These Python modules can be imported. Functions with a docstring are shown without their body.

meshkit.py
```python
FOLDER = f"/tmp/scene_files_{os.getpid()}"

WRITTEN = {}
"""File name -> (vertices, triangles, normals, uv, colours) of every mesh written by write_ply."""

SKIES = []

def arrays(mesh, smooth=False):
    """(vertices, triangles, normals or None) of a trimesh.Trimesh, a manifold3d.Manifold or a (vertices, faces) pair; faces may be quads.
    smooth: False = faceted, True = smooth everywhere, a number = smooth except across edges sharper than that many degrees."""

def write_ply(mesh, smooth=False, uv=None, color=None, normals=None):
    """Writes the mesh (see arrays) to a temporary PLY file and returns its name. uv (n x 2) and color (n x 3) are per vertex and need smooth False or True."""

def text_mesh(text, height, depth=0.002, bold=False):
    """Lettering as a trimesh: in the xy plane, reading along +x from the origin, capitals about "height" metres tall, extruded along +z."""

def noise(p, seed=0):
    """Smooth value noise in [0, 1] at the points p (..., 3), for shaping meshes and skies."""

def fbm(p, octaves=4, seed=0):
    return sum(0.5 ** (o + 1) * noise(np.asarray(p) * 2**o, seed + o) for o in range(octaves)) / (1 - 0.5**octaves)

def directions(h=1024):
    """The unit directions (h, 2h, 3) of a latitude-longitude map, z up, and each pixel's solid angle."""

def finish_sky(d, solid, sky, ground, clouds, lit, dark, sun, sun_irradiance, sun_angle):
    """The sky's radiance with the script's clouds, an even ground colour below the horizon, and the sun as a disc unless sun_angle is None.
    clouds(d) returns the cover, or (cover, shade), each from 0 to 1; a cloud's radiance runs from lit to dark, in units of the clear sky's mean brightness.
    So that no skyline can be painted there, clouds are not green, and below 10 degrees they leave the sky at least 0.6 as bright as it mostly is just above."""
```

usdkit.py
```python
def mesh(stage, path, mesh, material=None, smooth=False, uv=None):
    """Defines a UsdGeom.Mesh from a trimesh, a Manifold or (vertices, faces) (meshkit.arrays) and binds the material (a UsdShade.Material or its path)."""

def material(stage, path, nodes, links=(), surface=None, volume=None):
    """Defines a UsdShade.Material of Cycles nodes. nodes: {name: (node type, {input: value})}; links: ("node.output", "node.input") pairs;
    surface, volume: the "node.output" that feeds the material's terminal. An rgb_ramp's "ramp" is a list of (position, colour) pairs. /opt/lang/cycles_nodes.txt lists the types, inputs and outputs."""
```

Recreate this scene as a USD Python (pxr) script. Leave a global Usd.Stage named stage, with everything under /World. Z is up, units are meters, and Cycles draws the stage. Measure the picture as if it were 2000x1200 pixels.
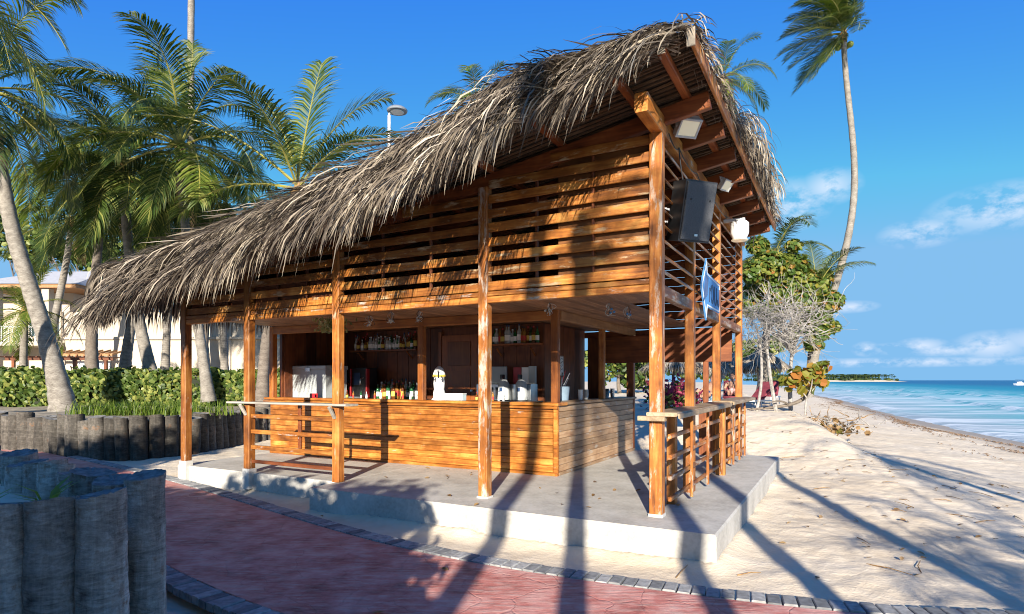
import math, numpy as np, trimesh, usdkit, meshkit
from pxr import Usd, UsdGeom, UsdLux, UsdShade, Gf, Sdf, Vt
import manifold3d as m3

stage = Usd.Stage.CreateInMemory()
UsdGeom.SetStageUpAxis(stage, 'Z'); UsdGeom.SetStageMetersPerUnit(stage, 1.0)
UsdGeom.Xform.Define(stage, '/World'); UsdGeom.Scope.Define(stage, '/World/Looks')
PI = math.pi

# ------------------------------------------------------------------ camera, sky, sun
FPX, HOR, EYE = 1184.0, 743.0, 1.67            # focal length and horizon of the 2000 x 1200 photograph, eye height
cam = UsdGeom.Camera.Define(stage, '/World/camera')
cam.AddTranslateOp().Set((0, 0, EYE)); cam.AddRotateXOp().Set(90.0)
cam.CreateHorizontalApertureAttr(36.0); cam.CreateVerticalApertureAttr(36.0 * 614 / 1024)
cam.CreateFocalLengthAttr(36.0 * FPX / 2000)
cam.CreateVerticalApertureOffsetAttr(36.0 * 143 / 2000)
cam.CreateClippingRangeAttr((0.05, 60000.0))
cam.CreateExposureAttr(1.16)

SUN_EL, SUN_ROT = math.radians(17.5), math.atan2(-0.11, -0.994)
sdir = np.array([math.sin(SUN_ROT) * math.cos(SUN_EL), math.cos(SUN_ROT) * math.cos(SUN_EL), math.sin(SUN_EL)])
def M(name, nodes, links=(), surface='p.BSDF', volume=None):
    return usdkit.material(stage, '/World/Looks/' + name, nodes, links, surface=surface, volume=volume)
def cloud_nodes():
    # soft puffs near these directions (px, py of the view), broken up by noise
    puffs = [(1690, 682, .020, .012), (1750, 682, .045, .010), (1800, 676, .035, .013), (1850, 684, .06, .010), (1935, 676, .045, .022), (1545, 400, .06, .040), (1620, 365, .045, .028), (1960, 405, .09, .034), (1800, 455, .055, .022), (1760, 708, .25, .008), (1660, 600, .04, .010), (2150, 660, .15, .02), (2300, 380, .2, .03)]
    nodes = {'tc': ('texture_coordinate', {}), 'sky': ('sky_texture', {'sky_type': 'single_scattering', 'sun_disc': False, 'sun_elevation': SUN_EL, 'sun_rotation': SUN_ROT, 'altitude': 0.0, 'air_density': 1.0, 'aerosol_density': 0.12, 'ozone_density': 3.0}),
             'hs': ('hsv', {'hue': 0.5, 'saturation': 1.27, 'value': 1.0, 'fac': 1.0}), 'ti': ('mix_color', {'blend_type': 'multiply', 'fac': 1.0, 'b': (.64, .84, 1.22), 'use_clamp': False}),
             'nm': ('mapping', {'scale': (1.0, 1.0, 1.7)}), 'n': ('noise_texture', {'scale': 24.0, 'detail': 7.0, 'roughness': 0.62}),
             'dk': ('mix_color', {'blend_type': 'darken', 'fac': 1.0, 'b': (1.05, 2.35, 3.9), 'use_clamp': False}), 'mix': ('mix_color', {'blend_type': 'mix', 'b': (4.0, 4.3, 4.9)}), 'bg': ('background_shader', {'strength': 0.10})}
    links = [('sky.color', 'hs.color'), ('tc.generated', 'nm.vector'), ('nm.vector', 'n.vector'), ('hs.color', 'ti.a'), ('ti.result', 'dk.a'), ('dk.result', 'mix.a'), ('mix.result', 'bg.color')]
    last = None
    for i, (px, py, rx, rz) in enumerate(puffs):
        d = np.array([(px - 1000) / FPX, 1.0, (HOR - py) / FPX]); d /= np.linalg.norm(d)
        k = min(rx, 1)
        nodes[f'm{i}'] = ('vector_math', {'math_type': 'subtract', 'vector2': tuple(d)})
        nodes[f's{i}'] = ('vector_math', {'math_type': 'multiply', 'vector2': (1 / k, 1 / k, 1 / rz)})
        nodes[f'l{i}'] = ('vector_math', {'math_type': 'length'})
        nodes[f'r{i}'] = ('map_range', {'from_min': 1.0, 'from_max': 0.0, 'to_min': 0.0, 'to_max': 0.75, 'clamp': True})
        links += [('tc.generated', f'm{i}.vector1'), (f'm{i}.vector', f's{i}.vector1'), (f's{i}.vector', f'l{i}.vector1'), (f'l{i}.value', f'r{i}.value')]
        if last:
            nodes[f'x{i}'] = ('math', {'math_type': 'maximum'}); links += [(last, f'x{i}.value1'), (f'r{i}.result', f'x{i}.value2')]; last = f'x{i}.value'
        else: last = f'r{i}.result'
    nodes['cl'] = ('math', {'math_type': 'multiply_add', 'value2': 1.0})      # puff + (noise - .5) ...
    nodes['nn'] = ('map_range', {'from_min': 0.40, 'from_max': 0.57, 'to_min': 0.0, 'to_max': 1.0, 'clamp': True})
    nodes['mu'] = ('math', {'math_type': 'multiply'})
    links += [('n.fac', 'nn.value'), ('nn.result', 'mu.value1'), (last, 'mu.value2'), ('mu.value', 'mix.fac')]
    del nodes['cl']
    return nodes, links
dome = UsdLux.DomeLight.Define(stage, '/World/sky')
n_, l_ = cloud_nodes()
UsdShade.MaterialBindingAPI.Apply(dome.GetPrim()).Bind(M('sky_air', n_, l_, surface='bg.background'))
dome.GetPrim().SetCustomDataByKey('kind', 'structure')
sun = UsdLux.DistantLight.Define(stage, '/World/sun')
zax = sdir; xax = np.cross([0, 0, 1], zax); xax /= np.linalg.norm(xax); yax = np.cross(zax, xax)
sun.AddTransformOp().Set(Gf.Matrix4d(*[float(v) for v in (*xax, 0, *yax, 0, *zax, 0, 0, 0, 0, 1)]))
sun.CreateNormalizeAttr(True); sun.CreateIntensityAttr(1.25); sun.CreateAngleAttr(0.5); sun.CreateColorAttr((1.0, 0.92, 0.79))

# ------------------------------------------------------------------ helpers
count = {}; TONED = set()
from scipy.sparse import coo_matrix
from scipy.sparse.csgraph import connected_components
def newpath(name, parent=None):
    base = (str(parent) if parent else '/World') + '/' + name
    n = count.get(base, 0); count[base] = n + 1
    return base if n == 0 else f'{base}_{n:03d}'
def data(prim, **kw):
    for k, v in kw.items():
        if v: prim.SetCustomDataByKey(k, v)
def put(name, mesh, mat, parent=None, smooth=False, **kw):
    p = newpath(name, parent)
    um = usdkit.mesh(stage, p, mesh, mat, smooth=smooth)
    if mat is not None and not isinstance(mat, str) and str(mat.GetPath()) in TONED and not smooth:
        f = np.asarray(mesh[1]); nv = len(mesh[0]); e = np.vstack([f[:, :2], f[:, 1:3]])
        k, lab = connected_components(coo_matrix((np.ones(len(e), np.int8), (e[:, 0], e[:, 1])), shape=(nv, nv)), directed=False)
        tone = np.random.default_rng(nv).random(k).astype(np.float32)[lab]
        UsdGeom.PrimvarsAPI(um).CreatePrimvar('tone', Sdf.ValueTypeNames.FloatArray, 'vertex').Set(Vt.FloatArray.FromNumpy(tone))
    data(stage.GetPrimAtPath(p), **kw)
    return p
def thing(name, label, category, loc=(0, 0, 0), rz=0.0, group=None, rx=0.0, sc=None):
    p = newpath(name); x = UsdGeom.Xform.Define(stage, p)
    x.AddTranslateOp().Set(tuple(float(v) for v in loc))
    if rz: x.AddRotateZOp().Set(math.degrees(rz))
    if rx: x.AddRotateXOp().Set(math.degrees(rx))
    if sc: x.AddScaleOp().Set((sc, sc, sc))
    data(x.GetPrim(), label=label, category=category, group=group)
    return p
def dup(src, name, label, category, loc, rz=0.0, group=None, sc=None):
    p = newpath(name); x = UsdGeom.Xform.Define(stage, p)
    x.GetPrim().GetReferences().AddInternalReference(src); x.ClearXformOpOrder()
    for a, v in (('t', loc), ('r', rz), ('s', sc)):
        if a == 't': op = x.GetPrim().HasAttribute('xformOp:translate') and UsdGeom.XformOp(x.GetPrim().GetAttribute('xformOp:translate')) or x.AddTranslateOp(); op.Set(tuple(float(q) for q in v)); ops = [op]
        elif a == 'r' :
            op = UsdGeom.XformOp(x.GetPrim().GetAttribute('xformOp:rotateZ')) if x.GetPrim().HasAttribute('xformOp:rotateZ') else x.AddRotateZOp(); op.Set(math.degrees(v)); ops.append(op)
        elif v:
            op = UsdGeom.XformOp(x.GetPrim().GetAttribute('xformOp:scale')) if x.GetPrim().HasAttribute('xformOp:scale') else x.AddScaleOp(); op.Set((v, v, v)); ops.append(op)
    x.SetXformOpOrder(ops)
    data(x.GetPrim(), label=label, category=category, group=group)
    x.GetPrim().SetInstanceable(True)
    return p
def cat(ms):
    vs, fs, o = [], [], 0
    for v, f in ms:
        vs.append(v); fs.append(f + o); o += len(v)
    return np.vstack(vs), np.vstack(fs)
def tm(m): return np.array(m.vertices, float), np.array(m.faces, int)
def quads(q):
    q = np.asarray(q, int); return np.vstack([q[:, [0, 1, 2]], q[:, [0, 2, 3]]])
def nrm(v):
    v = np.asarray(v, float); return v / max(np.linalg.norm(v), 1e-12)
def prism(a, b, w, h, ch=.006, up=(0, 0, 1)):
    """A board or beam from a to b, w wide and h high, with chamfered long edges."""
    a, b = np.array(a, float), np.array(b, float); d = nrm(b - a)
    s = np.cross(d, up)
    if np.linalg.norm(s) < 1e-6: s = np.cross(d, (1, 0, 0))
    s = nrm(s); u = np.cross(s, d); ch = min(ch, w * .3, h * .3)
    W, H = w / 2, h / 2
    o = [(-W, -H + ch), (-W + ch, -H), (W - ch, -H), (W, -H + ch), (W, H - ch), (W - ch, H), (-W + ch, H), (-W, H - ch)]
    v = np.array([p + s * x + u * y for p in (a, b) for x, y in o])
    f = [(i, (i + 1) % 8, 8 + (i + 1) % 8, 8 + i) for i in range(8)]
    t = quads(f)
    caps = [(0, i + 1, i) for i in range(1, 7)] + [(8, 8 + i, 9 + i) for i in range(1, 7)]
    return v, np.vstack([t, np.array(caps)])[:, ::-1]
def box(x0, x1, y0, y1, z0, z1, ch=.005):
    return prism(((x0 + x1) / 2, (y0 + y1) / 2, z0), ((x0 + x1) / 2, (y0 + y1) / 2, z1), x1 - x0, y1 - y0, ch, up=(0, 1, 0)) if False else bbox(x0, x1, y0, y1, z0, z1, ch)
def bbox(x0, x1, y0, y1, z0, z1, ch):
    lx, ly, lz = x1 - x0, y1 - y0, z1 - z0
    c = [(x0 + x1) / 2, (y0 + y1) / 2, (z0 + z1) / 2]
    if lx >= ly and lx >= lz: return prism((x0, c[1], c[2]), (x1, c[1], c[2]), ly, lz, ch)
    if ly >= lz: return prism((c[0], y0, c[2]), (c[0], y1, c[2]), lx, lz, ch)
    return prism((c[0], c[1], z0), (c[0], c[1], z1), lx, ly, ch, up=(0, 1, 0))
def tube(pts, rad, sides=8, cap=True):
    p = np.asarray(pts, float); n = len(p); rad = np.broadcast_to(np.asarray(rad, float), (n,))
    t = np.gradient(p, axis=0); t /= np.linalg.norm(t, axis=1, keepdims=True) + 1e-12
    ref = np.array([1.0, 0, 0]) if abs(t[0, 0]) < .8 else np.array([0, 1.0, 0])
    a = np.cross(t, ref); a /= np.linalg.norm(a, axis=1, keepdims=True) + 1e-12; b = np.cross(t, a)
    g = np.arange(sides) * 2 * PI / sides
    v = (p[:, None] + rad[:, None, None] * (np.cos(g)[None, :, None] * a[:, None] + np.sin(g)[None, :, None] * b[:, None])).reshape(-1, 3)
    i, j = np.meshgrid(np.arange(n - 1), np.arange(sides), indexing='ij')
    q = np.stack([i * sides + j, i * sides + (j + 1) % sides, (i + 1) * sides + (j + 1) % sides, (i + 1) * sides + j], -1).reshape(-1, 4)
    f = quads(q)
    if cap:
        v = np.vstack([v, p[:1], p[-1:]]); k = n * sides
        f = np.vstack([f, [(k, (j + 1) % sides, j) for j in range(sides)], [(k + 1, (n - 1) * sides + j, (n - 1) * sides + (j + 1) % sides) for j in range(sides)]])
    return v, f
def lathe(prof, n=20):
    prof = np.array(prof, float); g = np.arange(n) * 2 * PI / n
    v = np.stack([prof[:, None, 0] * np.cos(g), prof[:, None, 0] * np.sin(g), np.broadcast_to(prof[:, None, 1], (len(prof), n))], -1).reshape(-1, 3)
    i, j = np.meshgrid(np.arange(len(prof) - 1), np.arange(n), indexing='ij')
    f = quads(np.stack([i * n + j, i * n + (j + 1) % n, (i + 1) * n + (j + 1) % n, (i + 1) * n + j], -1).reshape(-1, 4))
    return v, f
def spline(pts, n):
    from scipy.interpolate import CubicSpline
    pts = np.asarray(pts, float); s = np.r_[0, np.cumsum(np.linalg.norm(np.diff(pts, axis=0), axis=1))]
    return CubicSpline(s, pts)(np.linspace(0, s[-1], n))
def move(m, o): return m[0] + np.asarray(o, float), m[1]
def rotz(m, a):
    c, s = math.cos(a), math.sin(a); return m[0] @ np.array([[c, s, 0], [-s, c, 0], [0, 0, 1]]), m[1]
def rotx(m, a):
    c, s = math.cos(a), math.sin(a); return m[0] @ np.array([[1, 0, 0], [0, c, s], [0, -s, c]]), m[1]
def roty(m, a):
    c, s = math.cos(a), math.sin(a); return m[0] @ np.array([[c, 0, -s], [0, 1, 0], [s, 0, c]]), m[1]
def px(x, y, d): return np.array([(x - 1000) / FPX * d, d, EYE - (y - HOR) / FPX * d])   # the point seen at a pixel, d metres ahead
ORD = 'first second third fourth fifth sixth seventh eighth ninth tenth eleventh twelfth thirteenth fourteenth fifteenth sixteenth seventeenth eighteenth nineteenth twentieth'.split() + ['twenty-' + w for w in 'first second third fourth fifth sixth seventh eighth ninth'.split()]

# ------------------------------------------------------------------ materials
def ramp(*s): return {'ramp': list(s)}
def wood(name, dark, base, light, axis, weather=0.0, rough=.5, wcol=(.42, .40, .36), grain=1.0):
    sc = [16.0 * grain] * 3; sc['xyz'.index(axis)] = 1.1
    wsc = [9.0] * 3; wsc['xyz'.index(axis)] = 2.2
    n = {'tc': ('texture_coordinate', {}), 'oi': ('object_info', {}),
         'off': ('vector_math', {'math_type': 'multiply_add', 'vector2': (1, 1, 1)}), 'cx': ('combine_xyz', {}), 'k': ('math', {'math_type': 'multiply', 'value2': 37.0}),
         'm1': ('mapping', {'scale': tuple(sc)}), 'n1': ('noise_texture', {'scale': 1.6, 'detail': 7.0, 'roughness': .65, 'distortion': .6}),
         'n2': ('noise_texture', {'scale': 2.6, 'detail': 4.0, 'roughness': .6}),
         'r': ('rgb_ramp', ramp((.33, dark), (.5, base), (.68, light))), 'mx': ('mix_float', {'fac': .5}),
         'm3': ('mapping', {'scale': tuple(wsc)}), 'n3': ('noise_texture', {'scale': 1.3, 'detail': 6.0, 'roughness': .7}),
         'wr': ('map_range', {'from_min': .72 - weather * .26, 'from_max': .80 - weather * .22, 'to_min': 0.0, 'to_max': .85 if weather else 0.0, 'clamp': True}),
         'mw': ('mix_color', {'blend_type': 'mix', 'b': wcol}),
         'h': ('hsv', {'hue': .5, 'saturation': 1.0, 'fac': 1.0}), 'hv': ('map_range', {'from_min': 0.0, 'from_max': 1.0, 'to_min': .6, 'to_max': 1.25}),
         'b': ('bump', {'strength': .35, 'distance': .006}), 'p': ('principled_bsdf', {'roughness': rough, 'specular_ior_level': .4})}
    l = [('oi.random', 'k.value1'), ('k.value', 'cx.x'), ('k.value', 'cx.y'), ('k.value', 'cx.z'), ('tc.object', 'off.vector1'), ('cx.vector', 'off.vector3'),
         ('off.vector', 'm1.vector'), ('m1.vector', 'n1.vector'), ('off.vector', 'n2.vector'), ('n1.fac', 'mx.a'), ('n2.fac', 'mx.b'), ('mx.result', 'r.fac'),
         ('off.vector', 'm3.vector'), ('m3.vector', 'n3.vector'), ('n3.fac', 'wr.value'), ('oi.random', 'hv.value'), ('hv.result', 'h.value'), ('r.color', 'h.color'),
         ('h.color', 'mw.a'), ('wr.result', 'mw.fac'), ('mw.result', 'p.base_color'), ('n1.fac', 'b.height'), ('b.normal', 'p.normal')]
    return M(name, n, l)
HON = dict(dark=(.085, .024, .006), base=(.37, .125, .020), light=(.66, .33, .08))
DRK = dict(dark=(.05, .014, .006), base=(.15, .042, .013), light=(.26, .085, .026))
RED = dict(dark=(.07, .018, .007), base=(.20, .052, .014), light=(.33, .11, .03))
slat_x = wood('wood_slat_front', axis='x', weather=.62, wcol=(.52, .40, .24), **HON)
slat_y = wood('wood_slat_side', axis='y', weather=.95, wcol=(.46, .41, .35), **HON)
PST = dict(dark=(.06, .016, .005), base=(.32, .105, .018), light=(.58, .27, .065))
post_z = wood('wood_post', axis='z', weather=.46, wcol=(.46, .38, .28), **PST)
post_w = wood('wood_post_weathered', axis='z', weather=.74, wcol=(.50, .44, .37), **PST)
beam_x = wood('wood_beam_front', axis='x', weather=.6, **HON)
beam_y = wood('wood_beam_side', axis='y', weather=.8, wcol=(.40, .35, .29), **PST)
cnt_x = wood('wood_counter_front', axis='x', weather=.3, rough=.38, **HON)
cnt_y = wood('wood_counter_side', dark=(.20, .10, .05), base=(.40, .25, .14), light=(.52, .36, .22), axis='y', weather=.6)
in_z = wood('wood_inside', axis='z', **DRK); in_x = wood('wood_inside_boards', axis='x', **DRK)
red_x = wood('wood_rafter', axis='x', **RED); red_y = wood('wood_purlin', axis='y', weather=.4, **RED)
door_z = wood('wood_door', dark=(.16, .045, .012), base=(.27, .08, .02), light=(.36, .13, .035), axis='z', rough=.35)
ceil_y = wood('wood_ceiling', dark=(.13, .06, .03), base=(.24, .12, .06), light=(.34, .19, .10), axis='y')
shelf_x = wood('wood_shelf_grey', dark=(.25, .23, .2), base=(.42, .38, .32), light=(.55, .5, .44), axis='x', weather=.7)
shelf_y = wood('wood_shelf_grey_side', dark=(.12, .075, .04), base=(.27, .19, .115), light=(.42, .33, .22), axis='y', weather=.5, wcol=(.40, .37, .33))

def plain(name, col, rough=.5, metal=0.0, noise=0.12, scale=6.0, bump=0.0, **kw):
    c = np.array(col)
    n = {'tc': ('texture_coordinate', {}), 'n': ('noise_texture', {'scale': scale, 'detail': 5.0, 'roughness': .6}), 'r': ('rgb_ramp', ramp((.3, tuple(c * (1 - noise * 2))), (.7, tuple(np.minimum(c * (1 + noise * 1.5), .95))))),
         'p': ('principled_bsdf', {'roughness': rough, 'metallic': metal, **kw})}
    l = [('tc.object', 'n.vector'), ('n.fac', 'r.fac'), ('r.color', 'p.base_color')]
    if bump:
        n['b'] = ('bump', {'strength': bump, 'distance': .01}); l += [('n.fac', 'b.height'), ('b.normal', 'p.normal')]
    return M(name, n, l)
def leafmat(name, c0, c1, c2, trans=.35, rough=.45):
    """Leaves: every blade takes its own tone, and light comes through."""
    TONED.add('/World/Looks/' + name)
    n = {'g': ('attribute', {'attribute': 'tone'}), 'r': ('rgb_ramp', ramp((.0, c0), (.55, c1), (1., c2))), 'p': ('principled_bsdf', {'roughness': rough, 'specular_ior_level': .35}),
         't': ('translucent_bsdf', {}), 'h': ('hsv', {'hue': .49, 'saturation': 1.1, 'value': 1.5, 'fac': 1.0}), 'm': ('mix_closure', {'fac': trans})}
    return M(name, n, [('g.fac', 'r.fac'), ('r.color', 'p.base_color'), ('r.color', 'h.color'), ('h.color', 't.color'), ('p.BSDF', 'm.closure1'), ('t.BSDF', 'm.closure2')], surface='m.closure')
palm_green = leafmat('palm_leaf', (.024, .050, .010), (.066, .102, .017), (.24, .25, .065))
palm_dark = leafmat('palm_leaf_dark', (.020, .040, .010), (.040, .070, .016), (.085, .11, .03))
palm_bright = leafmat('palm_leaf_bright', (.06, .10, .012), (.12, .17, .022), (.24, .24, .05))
palm_dead = leafmat('palm_leaf_dry', (.14, .08, .03), (.26, .16, .07), (.38, .26, .13), trans=.2)
thatch = leafmat('thatch_strands', (.055, .042, .032), (.165, .130, .095), (.50, .42, .32), trans=.06, rough=.7)
thatch_pale = leafmat('thatch_strands_pale', (.13, .10, .07), (.33, .27, .195), (.66, .58, .46), trans=.08, rough=.7)
grape = leafmat('sea_grape_leaf', (.04, .085, .014), (.10, .15, .026), (.27, .26, .055), trans=.3)
grape_red = leafmat('sea_grape_leaf_turning', (.07, .11, .015), (.22, .20, .03), (.34, .12, .03), trans=.3)
hedge_leaf = leafmat('hedge_leaf', (.03, .06, .012), (.085, .13, .024), (.30, .31, .08), trans=.25)
grass_leaf = leafmat('grass_blade', (.06, .11, .015), (.13, .20, .03), (.26, .30, .06), trans=.4)
flower_leaf = leafmat('magenta_leaf', (.10, .01, .03), (.22, .02, .06), (.40, .08, .12), trans=.3)
def trunkmat(name, c0, c1, c2, ring=9.0):
    n = {'tc': ('texture_coordinate', {}), 'w': ('wave_texture', {'wave_type': 'bands', 'bands_direction': 'z', 'scale': ring, 'distortion': 3.5, 'detail': 3.0, 'detail_scale': 1.5}),
         'n': ('noise_texture', {'scale': 5.0, 'detail': 6.0, 'roughness': .65}), 'mx': ('mix_float', {'fac': .65}), 'r': ('rgb_ramp', ramp((.25, c0), (.5, c1), (.78, c2))),
         'b': ('bump', {'strength': .5, 'distance': .02}), 'p': ('principled_bsdf', {'roughness': .85, 'specular_ior_level': .2})}
    return M(name, n, [('tc.object', 'w.vector'), ('tc.object', 'n.vector'), ('w.fac', 'mx.a'), ('n.fac', 'mx.b'), ('mx.result', 'r.fac'), ('r.color', 'p.base_color'), ('mx.result', 'b.height'), ('b.normal', 'p.normal')])
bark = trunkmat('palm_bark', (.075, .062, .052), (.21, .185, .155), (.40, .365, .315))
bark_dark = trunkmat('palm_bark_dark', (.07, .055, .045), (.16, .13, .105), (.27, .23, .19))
def logmat(name, c0, c1, c2):
    n = {'tc': ('texture_coordinate', {}), 'oi': ('object_info', {}), 'ma': ('mapping', {'scale': (5, 5, 24)}), 'na': ('noise_texture', {'scale': 1.0, 'detail': 9.0, 'roughness': .78, 'distortion': 1.6}), 'mb': ('mapping', {'scale': (14, 14, 1.6)}), 'nb': ('noise_texture', {'scale': 1.0, 'detail': 8.0, 'roughness': .75, 'distortion': .8}), 'nc': ('noise_texture', {'scale': 4.5, 'detail': 7.0, 'roughness': .7}),
         'm1': ('mix_float', {'fac': .4}), 'm2': ('mix_float', {'fac': .4}), 'r': ('rgb_ramp', ramp((.38, c0), (.5, c1), (.62, c2))), 'br': ('map_range', {'from_min': .56, 'from_max': .64, 'to_min': 0.0, 'to_max': .75, 'clamp': True}), 'bm': ('mix_color', {'blend_type': 'mix', 'b': (.17, .085, .04)}), 'h': ('hsv', {'hue': .5, 'saturation': 1.0, 'fac': 1.0}), 'hv': ('map_range', {'from_min': 0.0, 'from_max': 1.0, 'to_min': .65, 'to_max': 1.3}),
         'b': ('bump', {'strength': 1.0, 'distance': .03}), 'p': ('principled_bsdf', {'roughness': .9, 'specular_ior_level': .2})}
    return M(name, n, [('tc.object', 'ma.vector'), ('ma.vector', 'na.vector'), ('tc.object', 'mb.vector'), ('mb.vector', 'nb.vector'), ('tc.object', 'nc.vector'), ('na.fac', 'm1.a'), ('nb.fac', 'm1.b'), ('m1.result', 'm2.a'), ('nc.fac', 'm2.b'), ('m2.result', 'r.fac'), ('nc.fac', 'br.value'), ('r.color', 'bm.a'), ('br.result', 'bm.fac'), ('oi.random', 'hv.value'), ('hv.result', 'h.value'), ('bm.result', 'h.color'), ('h.color', 'p.base_color'), ('m2.result', 'b.height'), ('b.normal', 'p.normal')])
log_grey = logmat('log_weathered', (.06, .05, .042), (.32, .29, .25), (.64, .59, .52))
log_dark = logmat('log_weathered_dark', (.02, .018, .016), (.085, .075, .063), (.20, .18, .155))
log_pale = logmat('log_weathered_pale', (.16, .15, .13), (.38, .36, .32), (.56, .54, .49))
rachis = plain('palm_rib', (.30, .27, .06), .5); husk = plain('palm_husk', (.26, .15, .06), .9, noise=.3, scale=20)
nut = plain('coconut_green', (.17, .20, .03), .5)
twig = plain('twig_grey', (.30, .275, .25), .85, noise=.25, scale=12)

def wet(name='sand'):
    n = {'g': ('geometry', {}), 'n': ('noise_texture', {'scale': .55, 'detail': 8.0, 'roughness': .6}), 'n2': ('noise_texture', {'scale': 26.0, 'detail': 5.0, 'roughness': .7}), 'n3': ('noise_texture', {'scale': 5.5, 'detail': 5.0, 'roughness': .65}),
         'v': ('voronoi_texture', {'scale': 130.0, 'randomness': 1.0}), 'vr': ('map_range', {'from_min': .05, 'from_max': .16, 'to_min': .8, 'to_max': 0.0, 'clamp': True}), 'n4': ('noise_texture', {'scale': 1.2, 'detail': 3.0}), 'n4r': ('map_range', {'from_min': .5, 'from_max': .62, 'to_min': 0.0, 'to_max': 1.0, 'clamp': True}), 'vm': ('math', {'math_type': 'multiply'}),
         'r': ('rgb_ramp', ramp((.3, (.58, .465, .325)), (.5, (.70, .585, .435)), (.7, (.77, .67, .53)))), 'sp': ('mix_color', {'blend_type': 'mix', 'b': (.16, .11, .07)}),
         'sx': ('separate_xyz', {}), 'wz': ('map_range', {'from_min': -.70, 'from_max': -.52, 'to_min': 1.0, 'to_max': 0.0, 'clamp': True}), 'wm': ('mix_color', {'blend_type': 'mix', 'b': (.36, .28, .20)}), 'wro': ('map_range', {'from_min': 0.0, 'from_max': 1.0, 'to_min': .95, 'to_max': .45}),
         'ad': ('math', {'math_type': 'multiply_add', 'value2': .30}), 'b': ('bump', {'strength': .5, 'distance': .04}), 'mx': ('mix_float', {'fac': .4}), 'p': ('principled_bsdf', {'specular_ior_level': .15})}
    l = [('g.position', x + '.vector') for x in ('n', 'n2', 'n3', 'v', 'n4', 'sx')] + [('n.fac', 'mx.a'), ('n3.fac', 'mx.b'), ('mx.result', 'r.fac'), ('v.distance', 'vr.value'), ('n4.fac', 'n4r.value'), ('vr.result', 'vm.value1'), ('n4r.result', 'vm.value2'), ('vm.value', 'sp.fac'), ('r.color', 'sp.a'),
         ('sx.z', 'wz.value'), ('sp.result', 'wm.a'), ('wz.result', 'wm.fac'), ('wm.result', 'p.base_color'), ('wz.result', 'wro.value'), ('wro.result', 'p.roughness'), ('n2.fac', 'ad.value1'), ('n3.fac', 'ad.value3'), ('ad.value', 'b.height'), ('b.normal', 'p.normal')]
    return M(name, n, l)
sand_m = wet()
soil_m = plain('soil', (.30, .25, .18), .95, noise=.3, scale=5, bump=.6)
def concrete(name, c0, c1, c2):
    n = {'tc': ('geometry', {}), 'n': ('noise_texture', {'scale': 1.7, 'detail': 11.0, 'roughness': .74}), 'n2': ('noise_texture', {'scale': 30.0, 'detail': 4.0}), 'r': ('rgb_ramp', ramp((.3, c0), (.52, c1), (.72, c2))),
         'mx': ('mix_float', {'fac': .25}), 'b': ('bump', {'strength': .25, 'distance': .01}), 'p': ('principled_bsdf', {'roughness': .85, 'specular_ior_level': .25})}
    return M(name, n, [('tc.position', 'n.vector'), ('tc.position', 'n2.vector'), ('n.fac', 'mx.a'), ('n2.fac', 'mx.b'), ('mx.result', 'r.fac'), ('r.color', 'p.base_color'), ('mx.result', 'b.height'), ('b.normal', 'p.normal')])
slab_m = concrete('concrete', (.27, .25, .22), (.47, .445, .40), (.60, .575, .53))
plinth_m = concrete('concrete_pale', (.42, .41, .38), (.56, .55, .52), (.66, .65, .62))
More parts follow.
